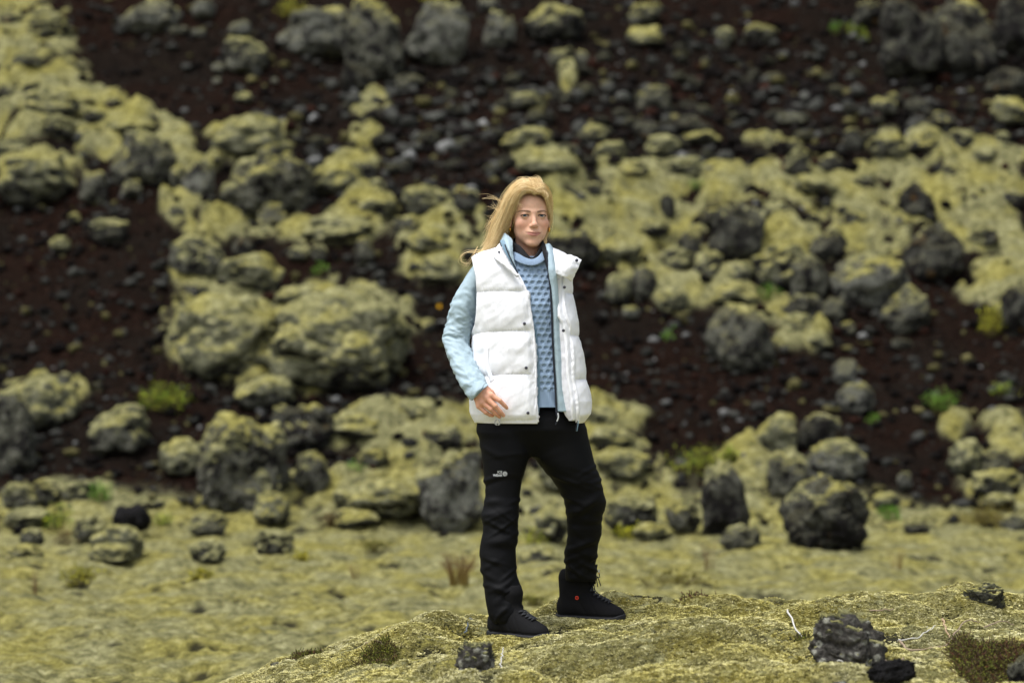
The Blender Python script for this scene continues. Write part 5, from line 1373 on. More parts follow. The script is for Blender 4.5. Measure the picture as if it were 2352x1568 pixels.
# trousers: two tapered legs and the seat, from measured outlines
def Z3(x, y): return 1033.6 + x * .3662, 918.8 + y * .3662
LEG_A = [(60, 178, 470), (140, 178, 490), (200, 168, 500), (240, 184, 505), (330, 195, 506), (400, 205, 485), (500, 215, 450), (600, 220, 437), (650, 213, 437), (710, 193, 430), (760, 205, 428), (830, 205, 425), (880, 195, 428), (920, 188, 414), (1000, 187, 416), (1080, 195, 416), (1140, 210, 438), (1180, 215, 450), (1230, 220, 440), (1300, 232, 458), (1340, 240, 456), (1372, 256, 446), (1392, 272, 432)]
LEG_B = [(60, 480, 815), (140, 490, 838), (200, 495, 855), (300, 502, 885), (340, 515, 895), (400, 555, 910), (480, 625, 942), (560, 680, 960), (610, 708, 975), (635, 716, 982), (690, 728, 972), (720, 732, 956), (760, 736, 952), (800, 730, 950), (850, 738, 942), (900, 732, 934), (960, 714, 922), (1000, 718, 913), (1050, 722, 918), (1110, 725, 922), (1128, 727, 918)]
def leg_tab(L, yk):
    """rows -> z (ascending), centre x, half width, centre y, half depth in metres"""
    r = []
    v0, v1 = Z3(0, L[0][0])[1], Z3(0, L[-1][0])[1]
    for y, a, b in L:
        v = Z3(0, y)[1]; yc = np.interp(v, *yk); ua, ub = Z3(a, 0)[0], Z3(b, 0)[0]
        xa, _, z = PT(ua, v, yc); xb = PT(ub, v, yc)[0]; hw = (xb - xa) / 2
        r.append((z, (xa + xb) / 2, hw, yc, min(hw, .105) * np.interp(v, [940, 1050, 1150, 1400], [1.12, 1.1, 1.0, 1.02])))
    r = np.array(r)[::-1]; return r
YKA = ([920, 1000, 1180, 1300, 1440], [9.30, 9.29, 9.24, 9.23, 9.20]); YKB = ([920, 1000, 1160, 1250, 1360], [9.31, 9.32, 9.33, 9.38, 9.45])
TA, TB = leg_tab(LEG_A, YKA), leg_tab(LEG_B, YKB)
def build_trousers():
    xs = np.arange(-.18, .40, .0045); ys = np.arange(9.06, 9.60, .0045); zs = np.arange(.05, 1.06, .0045); Fd = Field(xs, ys, zs)
    def rowloft(T, zlo, zhi):
        def fn(P):
            z = P[0, 0, :, 2]; g = [np.interp(z, T[:, 0], T[:, k]) for k in (1, 2, 3, 4)]
            X = (P[..., 0] - g[0]) / g[1]; Y = (P[..., 1] - g[2]) / g[3]
            d = ((np.abs(X) ** 2.2 + np.abs(Y) ** 2.2) ** (1 / 2.2) - 1) * np.minimum(g[1], g[3])
            return np.maximum(d, np.maximum(zlo - z, z - zhi))
        return fn
    al = (-.3, 9, 0), (.5, 9.7, 1.1)
    Fd.add(rowloft(TA, TA[0, 0], TA[-1, 0]), *al, k=.008)
    Fd.add(rowloft(TB, TB[0, 0], TB[-1, 0]), *al, k=.006)
    uL, uR = 1098, 1338
    H = np.array([(PT(0, v, PY)[2], PT((a + b) / 2, v, PY)[0], (b - a) / 2 * KP, PY + .005, d_) for v, a, b, d_ in ((1040, 1180, 1290, .06), (1015, 1120, 1340, .10), (985, 1101, 1345, .125), (960, 1103, 1330, .122), (940, 1112, 1318, .104), (885, 1135, 1300, .095))])
    H[0, 0] = PT(0, 1048, PY)[2]
    Fd.add(rowloft(H, H[0, 0], H[-1, 0]), *al, k=.02)
    v, f = Fd.surface(); v = relax(v, f, 2); n = vnormals(v, f)
    z = v[:, 2]
    left = v[:, 0] < np.interp(z, [.1, .6, .8], [.14, .12, .10])
    rg = np.random.RandomState(12); dsp = np.zeros(len(v))
    for T, msk in ((TA, left), (TB, ~left)):
        xc = np.interp(z, T[:, 0], T[:, 1]); hw = np.interp(z, T[:, 0], T[:, 2]); xn = (v[:, 0] - xc) / hw; kz = .47 if T is TA else .53
        zl = [rg.normal(kz, .055) for _ in range(13)] + [rg.uniform(T[0, 0], T[0, 0] + .17) for _ in range(12)] + [rg.uniform(.6, .84) for _ in range(6)] + [rg.uniform(.22, .42) for _ in range(5)]
        for k, zc in enumerate(zl):
            tilt = rg.uniform(-.055, .055); w_ = rg.uniform(.007, .016); c0 = rg.uniform(-1.1, 1.1); ww = rg.uniform(.45, 1.0); am = rg.uniform(.0022, .0058) * (1 if k < 25 else .5); bow = rg.uniform(-.02, .02)
            q = (z - zc - tilt * xn - bow * xn ** 2) / w_
            dsp += msk * am * (np.exp(-q ** 2) - .55 * np.exp(-((q + 1.7) / 1.2) ** 2)) * np.exp(-((xn - c0) / ww) ** 2)
    dsp += .0016 * fbm(v * 7, 2)
    v = v + n * dsp[:, None]
    return v, f
tv, tf = build_trousers()
trousers = part('trousers', mk_mesh('trousers', tv, [tf], [M['black_cloth']])); trousers['label'] = 'black outdoor trousers with a small pale logo on the thigh'
tr_bvh = BVHTree.FromPolygons([tuple(q) for q in tv], [tuple(q) for q in tf])
def on_front(bvh, x, z, dflt=9.2, y0=8.5):
    h = bvh.ray_cast(Vector((x, y0, z)), Vector((0, 1, 0)), 2.0); return h[0].y if h[0] is not None else dflt
def text_part(txt, size, u, v, mat, name, parent, align='RIGHT', bvh=None, lift=.0022):
    cu = bpy.data.curves.new(name, 'FONT'); cu.body = txt; cu.size = size; cu.align_x = align; cu.extrude = 0; cu.offset = size * .02; cu.resolution_u = 3
    ob = bpy.data.objects.new(name, cu); COL.objects.link(ob); dg = bpy.context.evaluated_depsgraph_get(); me0 = ob.evaluated_get(dg).to_mesh()
    V = np.array([q.co[:] for q in me0.vertices]); fs = [list(p.vertices) for p in me0.polygons]
    ob.evaluated_get(dg).to_mesh_clear(); bpy.data.objects.remove(ob); bpy.data.curves.remove(cu)
    c = PT(u, v, 9.18); W = np.stack([c[0] + V[:, 0], np.zeros(len(V)), c[2] + V[:, 1]], 1)
    for q in W: q[1] = on_front(bvh, q[0], q[2]) - lift
    return part(name, mk_mesh(name, W, fs, [mat], False), parent)
text_part('ICE', .0125, 1153.5, 1086.0, M['reflect'], 'lettering', trousers, 'RIGHT', tr_bvh)
text_part('WEAR', .0125, 1153.5, 1093.6, M['reflect'], 'lettering', trousers, 'RIGHT', tr_bvh)
cx, _, cz = PT(1159.8, 1087.6, 9.18)
A = Acc()
for k in range(12):
    t = k / 12 * 2 * math.pi; d = np.array([math.cos(t), math.sin(t)]); s = np.array([-d[1], d[0]])
    pts = [d * .0022 + s * .0006, d * .0088 + s * .0016, d * .0096, d * .0088 - s * .0016, d * .0022 - s * .0006]
    W = np.array([(cx + a, on_front(tr_bvh, cx + a, cz + b) - .0024, cz + b) for a, b in pts]); A.add(W, [np.array([[0, 1, 2], [0, 2, 4], [4, 2, 3]], np.int32)])
part('flower_logo', A.mesh('flower_logo', [M['reflect']], False), trousers)

# boots
def make_boot(ax, ay, az, yaw, side):
    fw = np.array([math.sin(yaw), -math.cos(yaw), 0]); lt = np.array([math.cos(yaw), math.sin(yaw), 0]); up = UPV
    o0 = np.array([ax, ay, az])
    W = lambda p: o0 + np.asarray(p)[..., :1] * fw + np.asarray(p)[..., 1:2] * lt + np.asarray(p)[..., 2:3] * up
    Fd = Field(np.arange(-.12, .22, .003), np.arange(-.075, .076, .003), np.arange(-.01, .24, .003))
    Fd.ell((.125, .004, .036), (.066, .045, .037), .02); Fd.ell((.05, 0, .05), (.10, .041, .048), .02); Fd.ell((-.045, 0, .048), (.047, .037, .052), .02)
    Fd.cone((-.034, 0, .07), (-.034, 0, .170), .042, .048, .025); Fd.cone((.008, 0, .075), (.016, 0, .172), .040, .047, .025); Fd.cone((.0, 0, .115), (.10, 0, .052), .037, .032, .02)
    sl, P = Fd.box((-1, -1, -1), (1, 1, 1)); Fd.d[sl] = np.maximum(Fd.d[sl], .018 - P[..., 2])
    Fd.d[sl] = np.maximum(Fd.d[sl], P[..., 2] - .205)
    v, f = Fd.surface(); v = relax(v, f, 1)
    n = vnormals(v, f)
    pan = np.abs(np.sin(v[:, 0] * 70 + v[:, 2] * 40)) ** 8 * ((v[:, 0] < .1) & (v[:, 2] < .12)); v = v - n * (.0015 * pan + .0015 * (np.abs(v[:, 2] - .032) < .003))[:, None]
    bt = part('boot', mk_mesh('boot', W(v), [f[:, ::-1]], [M['boot']])); bt['label'] = 'black lace up hiking boot'
    # sole with a heel step and lugs
    ff = np.linspace(-.094, .196, 40); hw = np.interp(ff, [-.094, -.085, -.05, .02, .09, .14, .175, .19, .196], [.010, .026, .037, .037, .047, .047, .036, .02, .006])
    rows = []
    for z, ins in ((.0, .004), (.006, .0), (.022, -.001), (.027, .003)):
        zz = np.full(40, z) + (.012 * sstep(.15, .2, ff) if z < .03 else 0)
        L = np.stack([ff, hw - ins, zz], 1); Rr = np.stack([ff[::-1], -(hw[::-1] - ins), zz[::-1]], 1); rows.append(np.concatenate([L, Rr]))
    V = np.concatenate(rows); fs = [grid_faces(4, 80, True)]
    i = np.arange(39); fs.append(np.stack([i, i + 1, 78 - i, 79 - i], 1).astype(np.int32)[:, ::-1]); fs.append((np.stack([i, i + 1, 78 - i, 79 - i], 1) + 240).astype(np.int32))
    so = part('sole', mk_mesh('sole', W(V), fs, [M['sole']]), bt)
    for k in range(9):
        a = -.08 + .031 * k
        for s_ in (-1, 1):
            w_ = np.interp(a, ff, hw) * s_; vv = np.array([(a + dx, w_ + dy * s_, z) for z in (-.004, .014) for dx, dy in ((0, -.006), (.016, -.006), (.016, .0025), (0, .0025))])
            part('lug', mk_mesh('lug', W(vv), [np.array([[0, 1, 2, 3], [4, 7, 6, 5], [0, 4, 5, 1], [1, 5, 6, 2], [2, 6, 7, 3], [3, 7, 4, 0]], np.int32)], [M['sole']], False), bt)
    bb = BVHTree.FromPolygons([tuple(q) for q in v], [tuple(q) for q in f])
    def top(a, l):
        # skin of the boot seen from up and ahead
        d_ = Vector((-.62, 0, -.78)); h = bb.ray_cast(Vector((a, l, .0)) - d_ * .5 + Vector((0, 0, .06)), d_, 1.0)
        return np.array(h[0]) + np.array([.004, 0, .0045]) if h[0] is not None else np.array([a, l, .1])
    eye = [(.115, .020), (.098, .022), (.080, .023), (.058, .024), (.034, .024), (.006, .024), (-.024, .024)]
    if side == 'near': eye = eye[:5]
    for k in range(len(eye)):
        a, l = eye[k]
        for q in ((a, -l, a, l),) + (((a, -l, eye[k + 1][0], eye[k + 1][1]), (a, l, eye[k + 1][0], -eye[k + 1][1])) if k + 1 < len(eye) else ()):
            P = np.array([top(q[0] + (q[2] - q[0]) * t, q[1] + (q[3] - q[1]) * t) for t in np.linspace(0, 1, 9)]); V, fs = tube(W(P), .0022, 5); part('lace', mk_mesh('lace', V, fs, [M['lace']]), bt)
    # bow
    b0 = top(-.036, 0)
    for s_ in ((-1, 1) if side == 'far' else ()):
        P = cr([b0, b0 + (.010, .014 * s_, .012), b0 + (.014, .024 * s_, -.010), b0 + (.012, .012 * s_, -.012), b0], 16); V, fs = tube(W(P), .0019, 5); part('lace', mk_mesh('lace', V, fs, [M['lace']]), bt)
        P = cr([b0, b0 + (.012, .010 * s_, -.014), b0 + (.022, .016 * s_, -.046)], 10); V, fs = tube(W(P), .0019, 5); part('lace', mk_mesh('lace', V, fs, [M['lace']]), bt)
    # tongue
    P = np.array([[(.062, l, .150), (.064, l, .188), (.070, l, .224)] for l in (-.026, 0, .026)]) + np.array([0, 0, 0]); P[1, :, 0] += .008
    if side == 'near': P = P * np.array([.8, .9, .72]) + np.array([0, 0, .01])
    Vt = np.concatenate([cr(P[:, k], 7) for k in range(3)]); to = part('tongue', mk_mesh('tongue', W(Vt), [grid_faces(3, 7)], [M['boot']]), bt)
    sm = to.modifiers.new('thick', 'SOLIDIFY'); sm.thickness = .007
    if side == 'far':
        e = np.array([.012, -.043, .098]); t = np.linspace(0, 2 * math.pi, 17); P = e + np.stack([np.cos(t) * .0055, t * 0 - .003, np.sin(t) * .0055], 1); V, fs = tube(W(P), .0026, 6, False); part('eyelet', mk_mesh('eyelet', V, fs, [M['red']]), bt)
        vv = np.array([(.082, dy, z) for dy, z in ((-.008, .196), (.006, .196), (.006, .207), (-.008, .207))]); part('tongue_badge', mk_mesh('tongue_badge', W(vv + (.004, 0, 0)), [np.array([[0, 1, 2, 3]], np.int32)], [M['reflect']], False), bt)
        vv = np.array([(.085, dy, z) for dy, z in ((-.008, .190), (.006, .190), (.006, .1945), (-.008, .1945))]); part('tongue_badge', mk_mesh('tongue_badge', W(vv), [np.array([[0, 1, 2, 3]], np.int32)], [M['trim_amber']], False), bt)
    return bt
make_boot(PT(1166, 1440, 9.21)[0], 9.20, .010, math.radians(50), 'near')
make_boot(PT(1329, 1400, 9.47)[0], 9.47, .044, math.radians(66), 'far')

# knitted sweater with honeycomb stitch
SWV = [(592, 1212, 66, .085), (620, 1214, 90, .100), (660, 1215, 96, .112), (700, 1216, 98, .122), (760, 1220, 96, .116), (820, 1224, 96, .118), (880, 1228, 100, .124), (934, 1230, 106, .130)]
def sweater():
    nr = 250; vv = np.linspace(590, 933, nr); uc, a, b = [np.interp(vv, [q[0] for q in SWV], [q[k] for q in SWV]) for k in (1, 2, 3)]
    th = np.concatenate([np.linspace(-1.35, 1.35, 160), np.linspace(1.35, 2 * math.pi - 1.35, 26)[1:-1]])
    x = (uc[:, None] + a[:, None] * np.sin(th)[None]); y = -b[:, None] * np.sign(np.cos(th)) * np.abs(np.cos(th))[None] ** .8
    s = (th * np.where(np.abs(th) < 1.5, 1, 0))[None] * a[:, None] * KP; zz = (vv * KP)[:, None] + 0 * s
    c = .0265; rw = .0225
    row = np.floor(zz / rw); fx = (s / c + .5 * (row % 2)) % 1 - .5; fz = zz / rw - row - .5
    wp = perlin(np.stack([s * 30, zz * 30, 0 * s], -1)) * .10
    r = np.sqrt((fx * 1.10) ** 2 + (fz * .92) ** 2) + wp; dent = sstep(.37, .23, r) * np.clip(.62 - .75 * fz, .15, 1.0)
    ridge = np.exp(-((r - .47) / .09) ** 2)
    fine = .0004 * np.sin(s / .0042 * 6.28) * np.sin(zz / .0042 * 6.28)
    hon = -.0075 * dent + .0016 * ridge * np.clip(.5 - fz, 0, 1) + fine
    hemk = sstep(893, 897, vv)[:, None]; rib = .0022 * np.sin(s / .0064 * 6.28)
    off = hon * (1 - hemk) + (rib - .003) * hemk
    off = off + .004 * fbm(np.stack([s * 9, zz * 14, 0 * s], -1), 2) * (1 - hemk)
    P = np.stack([(x - 1176) / F * PY, PY + y, CAM_Z - (vv[:, None] + 0 * x - 784) / F * PY], -1)
    n = np.stack([np.sin(th)[None] + 0 * s, -np.cos(th)[None] + 0 * s, 0 * s], -1)
    P = P + n * off[..., None]
    V = P.reshape(-1, 3)
    me = mk_mesh('sweater', V, [grid_faces(nr, len(th), True)[:, ::-1]], [M['knit']])
    sw = part('sweater', me); sw['label'] = 'pale blue honeycomb knit sweater'
    # ribbed neckband
    T_ = np.array([Q(*q) for q in cr([(1213, 552, .052), (1188, 556, .028), (1180, 566, -.028), (1191, 582, -.076), (1207, 592.5, -.094), (1223, 596, -.098), (1237, 589, -.090), (1247, 573, -.055), (1248, 561, -.008), (1236, 554, .032), (1213, 552, .052)], 260)])
    B_ = np.array([Q(*q) for q in cr([(1213, 568, .070), (1180, 570, .040), (1168, 582, -.035), (1182, 597, -.088), (1203, 607, -.106), (1224, 610, -.110), (1243, 603, -.102), (1257, 588, -.066), (1258, 573, -.010), (1244, 568, .045), (1213, 568, .070)], 260)])
    t = np.linspace(0, 1, 12)[:, None, None]; G_ = T_[None] * (1 - t) + B_[None] * t; ctr = np.array(Q(1214, 580, -.02)); rd = G_ - ctr; rd[..., 2] = 0; rd /= np.linalg.norm(rd, axis=-1)[..., None]
    G_ = G_ + rd * (.003 * np.sin(np.pi * t) ** .6 + .0016 * np.sin(np.arange(260) / 260 * 2 * math.pi * 74)[None, :, None])
    nb = part('neckband', mk_mesh('neckband', G_.reshape(-1, 3), [grid_faces(12, 260)], [M['knit']]), sw); sm = nb.modifiers.new('thick', 'SOLIDIFY'); sm.thickness = .006; sm.offset = 0
    return sw
sweater()
def ring_loft(A_, B_, n, m, mat, name, thick=.003, parent=None, mid=0.0):
    a = np.array([Q(*q) for q in cr(A_, n)]); b = np.array([Q(*q) for q in cr(B_, n)]); t = np.linspace(0, 1, m)[:, None, None]
    V = a[None] * (1 - t) + b[None] * t; V[..., 1] -= mid * np.sin(np.pi * t[..., 0])
    o = part(name, mk_mesh(name, V.reshape(-1, 3), [grid_faces(m, n)], [mat]), parent); sm = o.modifiers.new('thick', 'SOLIDIFY'); sm.thickness = thick; return o
ring_loft([(1212, 540, .05), (1186, 545, .015), (1180, 554, -.035), (1194, 564, -.068), (1209, 580, -.086), (1221, 592, -.094), (1232, 583, -.088), (1241, 566, -.066), (1245, 552, -.03), (1238, 543, .015), (1212, 540, .05)],
          [(1212, 566, .06), (1176, 572, .02), (1170, 584, -.04), (1188, 596, -.085), (1206, 604, -.098), (1222, 606, -.100), (1238, 602, -.095), (1252, 588, -.06), (1256, 574, -.02), (1246, 566, .03), (1212, 566, .06)], 80, 8, M['tneck'], 'turtleneck')

# pale blue shell jacket under the vest: sleeves, fronts, collar
def sleeve(rows, n, m, name, seed, parent=None):
    O = np.array([Z2(r[0], r[1], r[4]) for r in rows]); I = np.array([Z2(r[2], r[3], r[4]) for r in rows])
    O = cr(O, n); I = cr(I, n); C = (O + I) / 2; Av = (O - I) / 2; L = np.linalg.norm(Av, axis=1)
    th = np.linspace(0, 2 * math.pi, m, endpoint=False)
    V = C[:, None] + Av[:, None] * np.cos(th)[None, :, None] + (np.array([0, 1.0, 0])[None] * L[:, None] * .95)[:, None] * np.sin(th)[None, :, None]
    V = V.reshape(-1, 3); f = grid_faces(n, m, True); nn = vnormals(V, f)
    if ((V - np.repeat(C, m, 0)) * nn).sum() < 0: nn = -nn; f = f[:, ::-1]
    s = np.repeat(np.linspace(0, 1, n), m); tht = np.tile(th, n)
    arc = s * 24
    w1 = 1 - np.abs(perlin(np.stack([np.cos(tht) * .9 + seed, np.sin(tht) * .9, arc + 1.6 * np.cos(tht + .6)], 1))) * 3.0
    w2 = fbm(np.stack([np.cos(tht) * 1.6, np.sin(tht) * 1.6 + seed, arc * 1.4 + 2.4 * np.sin(tht)], 1), 2)
    amp = np.interp(s, [0, .18, .30, .42, .55, .85, .95, 1], [.0, .2, .8, 1, .75, .9, .25, .1])
    V = V + nn * (amp * (.0052 * np.clip(w1, -.5, 1) + .0026 * w2))[:, None]
    return V, f
SL = [(420, 190, 560, 190, .0), (368, 262, 520, 260, .0), (318, 345, 490, 340, -.002), (262, 445, 470, 450, 0), (212, 560, 452, 600, .005), (188, 680, 430, 680, .012), (160, 775, 402, 752, .010), (152, 835, 368, 838, .0), (184, 940, 398, 950, -.035), (224, 1060, 434, 1046, -.075), (290, 1190, 482, 1132, -.115), (348, 1296, 512, 1186, -.140), (388, 1344, 528, 1206, -.150)]
V, f = sleeve(SL, 130, 56, 'sleeve', 3)
jacket = part('jacket', mk_mesh('jacket', V, [f.astype(np.int32)], [M['shell']])); jacket['label'] = 'pale blue shell jacket worn under the vest'
jm = jacket.modifiers.new('thick', 'SOLIDIFY'); jm.thickness = .003; jm.offset = -1
V, f = sleeve([(1085, 250, 1200, 300, .02), (1100, 450, 1230, 450, .06), (1105, 640, 1235, 650, .11), (1090, 820, 1225, 830, .15), (1000, 930, 1100, 1010, .185), (930, 1010, 1010, 1100, .19)], 60, 36, 'sleeve', 9)
part('far_sleeve', mk_mesh('far_sleeve', V, [f.astype(np.int32)], [M['shell']]), jacket)
# cuff tab
patch([[(392, 1180, -.150), (430, 1180, -.185), (505, 1192, -.190)], [(372, 1250, -.165), (420, 1260, -.205), (476, 1240, -.205)], [(376, 1300, -.165), (415, 1305, -.200), (445, 1275, -.200)]], 12, 12, Z2, M['shell'], 'cuff_tab', jacket, .003)
patch([[(370, 1296, -.150), (392, 1312, -.178)], [(385, 1338, -.152), (396, 1340, -.172)]], 4, 6, Z2, M['dark_trim'], 'cuff_edge', jacket, .002)
STR = [(576, 1020, 1082), (622, 1032, 1086), (660, 1050, 1098), (715, 1062, 1108), (770, 1068, 1114), (826, 1078, 1132), (880, 1090, 1138), (915, 1096, 1158), (945, 1102, 1182)]
rowsR = [[(1252.6, 560.4, -.062), (1262.1, 558.9, -.058), (1269.1, 567, -.045)], [(1255.5, 572.1, -.084), (1264.3, 573.6, -.086), (1272.2, 579.5, -.074)], [(1259, 595.6, -.110), (1267.2, 597, -.112), (1276, 600, -.100)]]
for v, a, b in STR[1:]:
    ua, ub = 976.1 + a * .27465, 976.1 + b * .27465 + 4; rowsR.append([(ua, v, -.124), ((ua + ub) / 2, v, -.130), (ub, v, -.122)])
patch(rowsR, 70, 10, Q, M['shell'], 'front_panel', jacket, .004, wr=.0012)
C = np.array([Z2(a - 2, (v - 551.2) / .27465, -.128 + d_) for (v, a, b), d_ in zip(STR, (.03, .012, .004, 0, 0, 0, 0, 0, 0))]); V, fs = tube(cr(C, 50), .0042, 6); part('zipper', mk_mesh('zipper', V, fs, [M['dark_trim']]), jacket)
P = cr(np.array([Z2(1098, 1430, -.134), Z2(1106, 1470, -.136), Z2(1112, 1500, -.138), Z2(1090, 1545, -.138)]), 16); V, fs = tube(P, np.linspace(.005, .0025, 16), 6); part('zip_pull', mk_mesh('zip_pull', V, fs, [M['dark_trim']]), jacket)
P = cr(np.array([Z2(1112, 1445, -.138), Z2(1116, 1480, -.140), Z2(1104, 1515, -.140)]), 12); V, fs = tube(P, .0028, 6); part('zip_pull', mk_mesh('zip_pull', V, fs, [M['reflect']]), jacket)
patch([[(896, 640, -.112), (912, 640, -.116)], [(900, 720, -.114), (926, 720, -.120)], [(905, 900, -.112), (942, 900, -.120)], [(905, 1100, -.114), (958, 1100, -.124)], [(905, 1300, -.118), (958, 1300, -.126)], [(905, 1455, -.122), (953, 1450, -.128)]], 50, 6, Z2, M['shell_in'], 'front_panel', jacket, .004)
# collar, near side: pale outside, dark grey edge
patch([[(830, 1030, -.02), (858, 985, -.035), (905, 1020, -.045)], [(800, 1080, -.03), (880, 1070, -.060), (975, 1085, -.058)], [(800, 1130, -.045), (900, 1160, -.085), (984, 1180, -.080)], [(860, 1250, -.075), (930, 1290, -.105), (990, 1300, -.096)], [(930, 1380, -.100), (975, 1410, -.114), (1006, 1410, -.108)], [(1000, 1500, -.110), (1020, 1520, -.117), (1035, 1520, -.112)]], 40, 14, Z1, M['shell'], 'collar', jacket, .004, wr=.002)
patch([[(783, 1110, -.050), (840, 1090, -.058)], [(800, 1160, -.062), (862, 1170, -.086)], [(840, 1250, -.085), (905, 1290, -.104)], [(905, 1370, -.106), (960, 1410, -.116)], [(975, 1490, -.116), (1020, 1530, -.122)], [(1030, 1590, -.120), (1062, 1620, -.124)]], 34, 8, Z1, M['shell_in'], 'collar_facing', jacket, .003)
C = cr(np.array([Z1(862, 1170, -.090), Z1(905, 1290, -.108), Z1(962, 1410, -.120), Z1(1022, 1530, -.126), Z1(1066, 1625, -.128)]), 30); V, fs = tube(C, .0024, 6); part('zipper', mk_mesh('zipper', V, fs, [M['dark_trim']]), jacket)
patch([[(1425, 1160, -.055), (1500, 1165, -.060)], [(1440, 1250, -.078), (1520, 1270, -.088)], [(1480, 1400, -.098), (1545, 1420, -.108)], [(1520, 1560, -.110), (1560, 1580, -.116)]], 20, 8, Z1, M['tneck'], 'inner_collar', jacket, .003)

# white puffer vest: one quilted sheet from the near front edge round the back to the far front edge
VV = [(566, 1140, 1262, .045), (574, 1118, 1284, .062), (584, 1094, 1300, .082), (596, 1078, 1308, .098), (620, 1074, 1312, .114), (660, 1075, 1316, .128), (700, 1077, 1320, .134), (760, 1081, 1330, .136), (810, 1086, 1337, .138), (865, 1084, 1347, .142), (920, 1081, 1357, .146), (950, 1081, 1356, .146), (970, 1088, 1342, .138)]
EDL = [(566, 1166), (581, 1166), (609, 1174), (622, 1185), (653, 1199), (669, 1209.6), (705, 1215), (743, 1222), (798, 1227.4), (853, 1230), (908, 1229), (936, 1232), (970, 1234)]
EDR = [(566, 1258), (600, 1282), (634, 1288), (716, 1290), (749, 1302), (785, 1307), (826, 1309), (867, 1311), (908, 1317), (970, 1322)]
ARM = [(590, 1082), (597, 1084), (634, 1092), (675, 1095), (721, 1093), (745, 1090), (772, 1080)]
SEAM = [560, 675, 772, 871, 974]
it = lambda T, v, k=1: np.interp(v, [q[0] for q in T], [q[k] for q in T])
def vest_point(v, th, puff=True):
    """outer face of the vest at survey height v, angle th (0 faces the camera, negative to the left)"""
    L, R, b = it(VV, v), it(VV, v, 2), it(VV, v, 3); uc, a = (L + R) / 2, (R - L) / 2 - 5
    vs = v + 13 * np.clip(np.cos(th), 0, 1) * sstep(0, 200, v - 590) * np.where(np.sin(th) < .55, 1, .2)
    i = np.clip(np.searchsorted(SEAM, vs) - 1, 0, 3); S_ = np.array(SEAM, float); t = np.clip((vs - S_[i]) / (S_[i + 1] - S_[i]), 0, 1)
    pf = (4 * t * (1 - t)) ** .55
    u0 = uc + a * np.sin(th)
    eL = it(EDL, v); near_e = sstep(2, 17, np.abs(u0 - eL)) ; front = np.cos(th) > 0
    pf = np.where(front & (u0 < 1250), pf * (.15 + .85 * near_e), pf)
    off = 7.5 * pf if puff else 0
    x = (uc + (a + off) * np.sin(th) - 1176) / F * PY
    cs = np.cos(th); y = PY - (b + off * KP) * np.sign(cs) * np.abs(cs) ** .82
    # the far front swings open towards the camera
    y = y - np.where(front & (np.sin(th) > .3), .030 * sstep(.3, .9, np.sin(th)) * sstep(640, 760, v), 0)
    return np.stack([x, y, CAM_Z - (v - 784) / F * PY + 0 * x], -1), pf
def vest():
    nr, nc = 210, 330; vv = np.linspace(568, 970, nr)
    L, R = it(VV, vv), it(VV, vv, 2); uc, a = (L + R) / 2, (R - L) / 2 - 5
    tl = np.arcsin(np.clip((it(EDL, vv) - uc) / a, -.98, .98)); tr = np.arcsin(np.clip((it(EDR, vv) - uc) / a, -.98, .98))
    # from the near edge leftwards round the back to the far edge
    s = np.linspace(0, 1, nc); th = tl[:, None] * (1 - s)[None] + (tr - 2 * math.pi)[:, None] * s[None]
    P, pf = vest_point(np.repeat(vv[:, None], nc, 1), th)
    V = P.reshape(-1, 3); f = grid_faces(nr, nc); n = vnormals(V, f)
    if (n[:, 1] * (V[:, 1] - PY)).sum() < 0: n = -n; f = f[:, ::-1]
    q = pf.reshape(-1)
    e1 = np.clip(1 - q, 0, 1) ** 1.5
    w1 = fbm(np.stack([V[:, 0] * 46 + V[:, 2] * 14, V[:, 1] * 46, V[:, 2] * 13], 1), 3)
    w2 = fbm(np.stack([V[:, 0] * 17 - V[:, 2] * 12, V[:, 1] * 17, V[:, 2] * 16], 1), 2)
    w3 = np.sin(th.reshape(-1) * 150 + 3 * w1)
    V = V + n * ((.0018 * w1 * (.4 + 1.2 * e1) + .0024 * w2 + .0022 * w3 * np.clip(1 - q * 1.8, 0, 1)) * sstep(0, 14, 968 - np.repeat(vv, nc)))[:, None]
    # armhole
    vc = np.repeat(vv, nc); uu = 1176 + V[:, 0] / V[:, 1] * F; ae = it(ARM, vc)
    out = (vc > 588) & (vc < 772) & (uu < ae)
    uz = np.where(out & (ae - uu < 6), ae, uu)
    keep = ~(out[f].all(1))
    # pull the cut edge straight
    be = out & (ae - uu < 9); V[be, 0] += ((ae - uu)[be]) / F * V[be, 1]
    me = mk_mesh('vest', V, [f[keep].astype(np.int32)], [M['vest']]); o = part('vest', me); o['label'] = 'white quilted puffer vest worn open'
    sm = o.modifiers.new('thick', 'SOLIDIFY'); sm.thickness = .016; sm.offset = -1
    return o, V, f[keep]
vest_o, vestV, vestF = vest()
vb = BVHTree.FromPolygons([tuple(q) for q in vestV], [tuple(int(t) for t in q) for q in vestF])
def vy(u, v):
    x, _, z = PT(u, v, 9.16); return on_front(vb, x, z, 9.15)
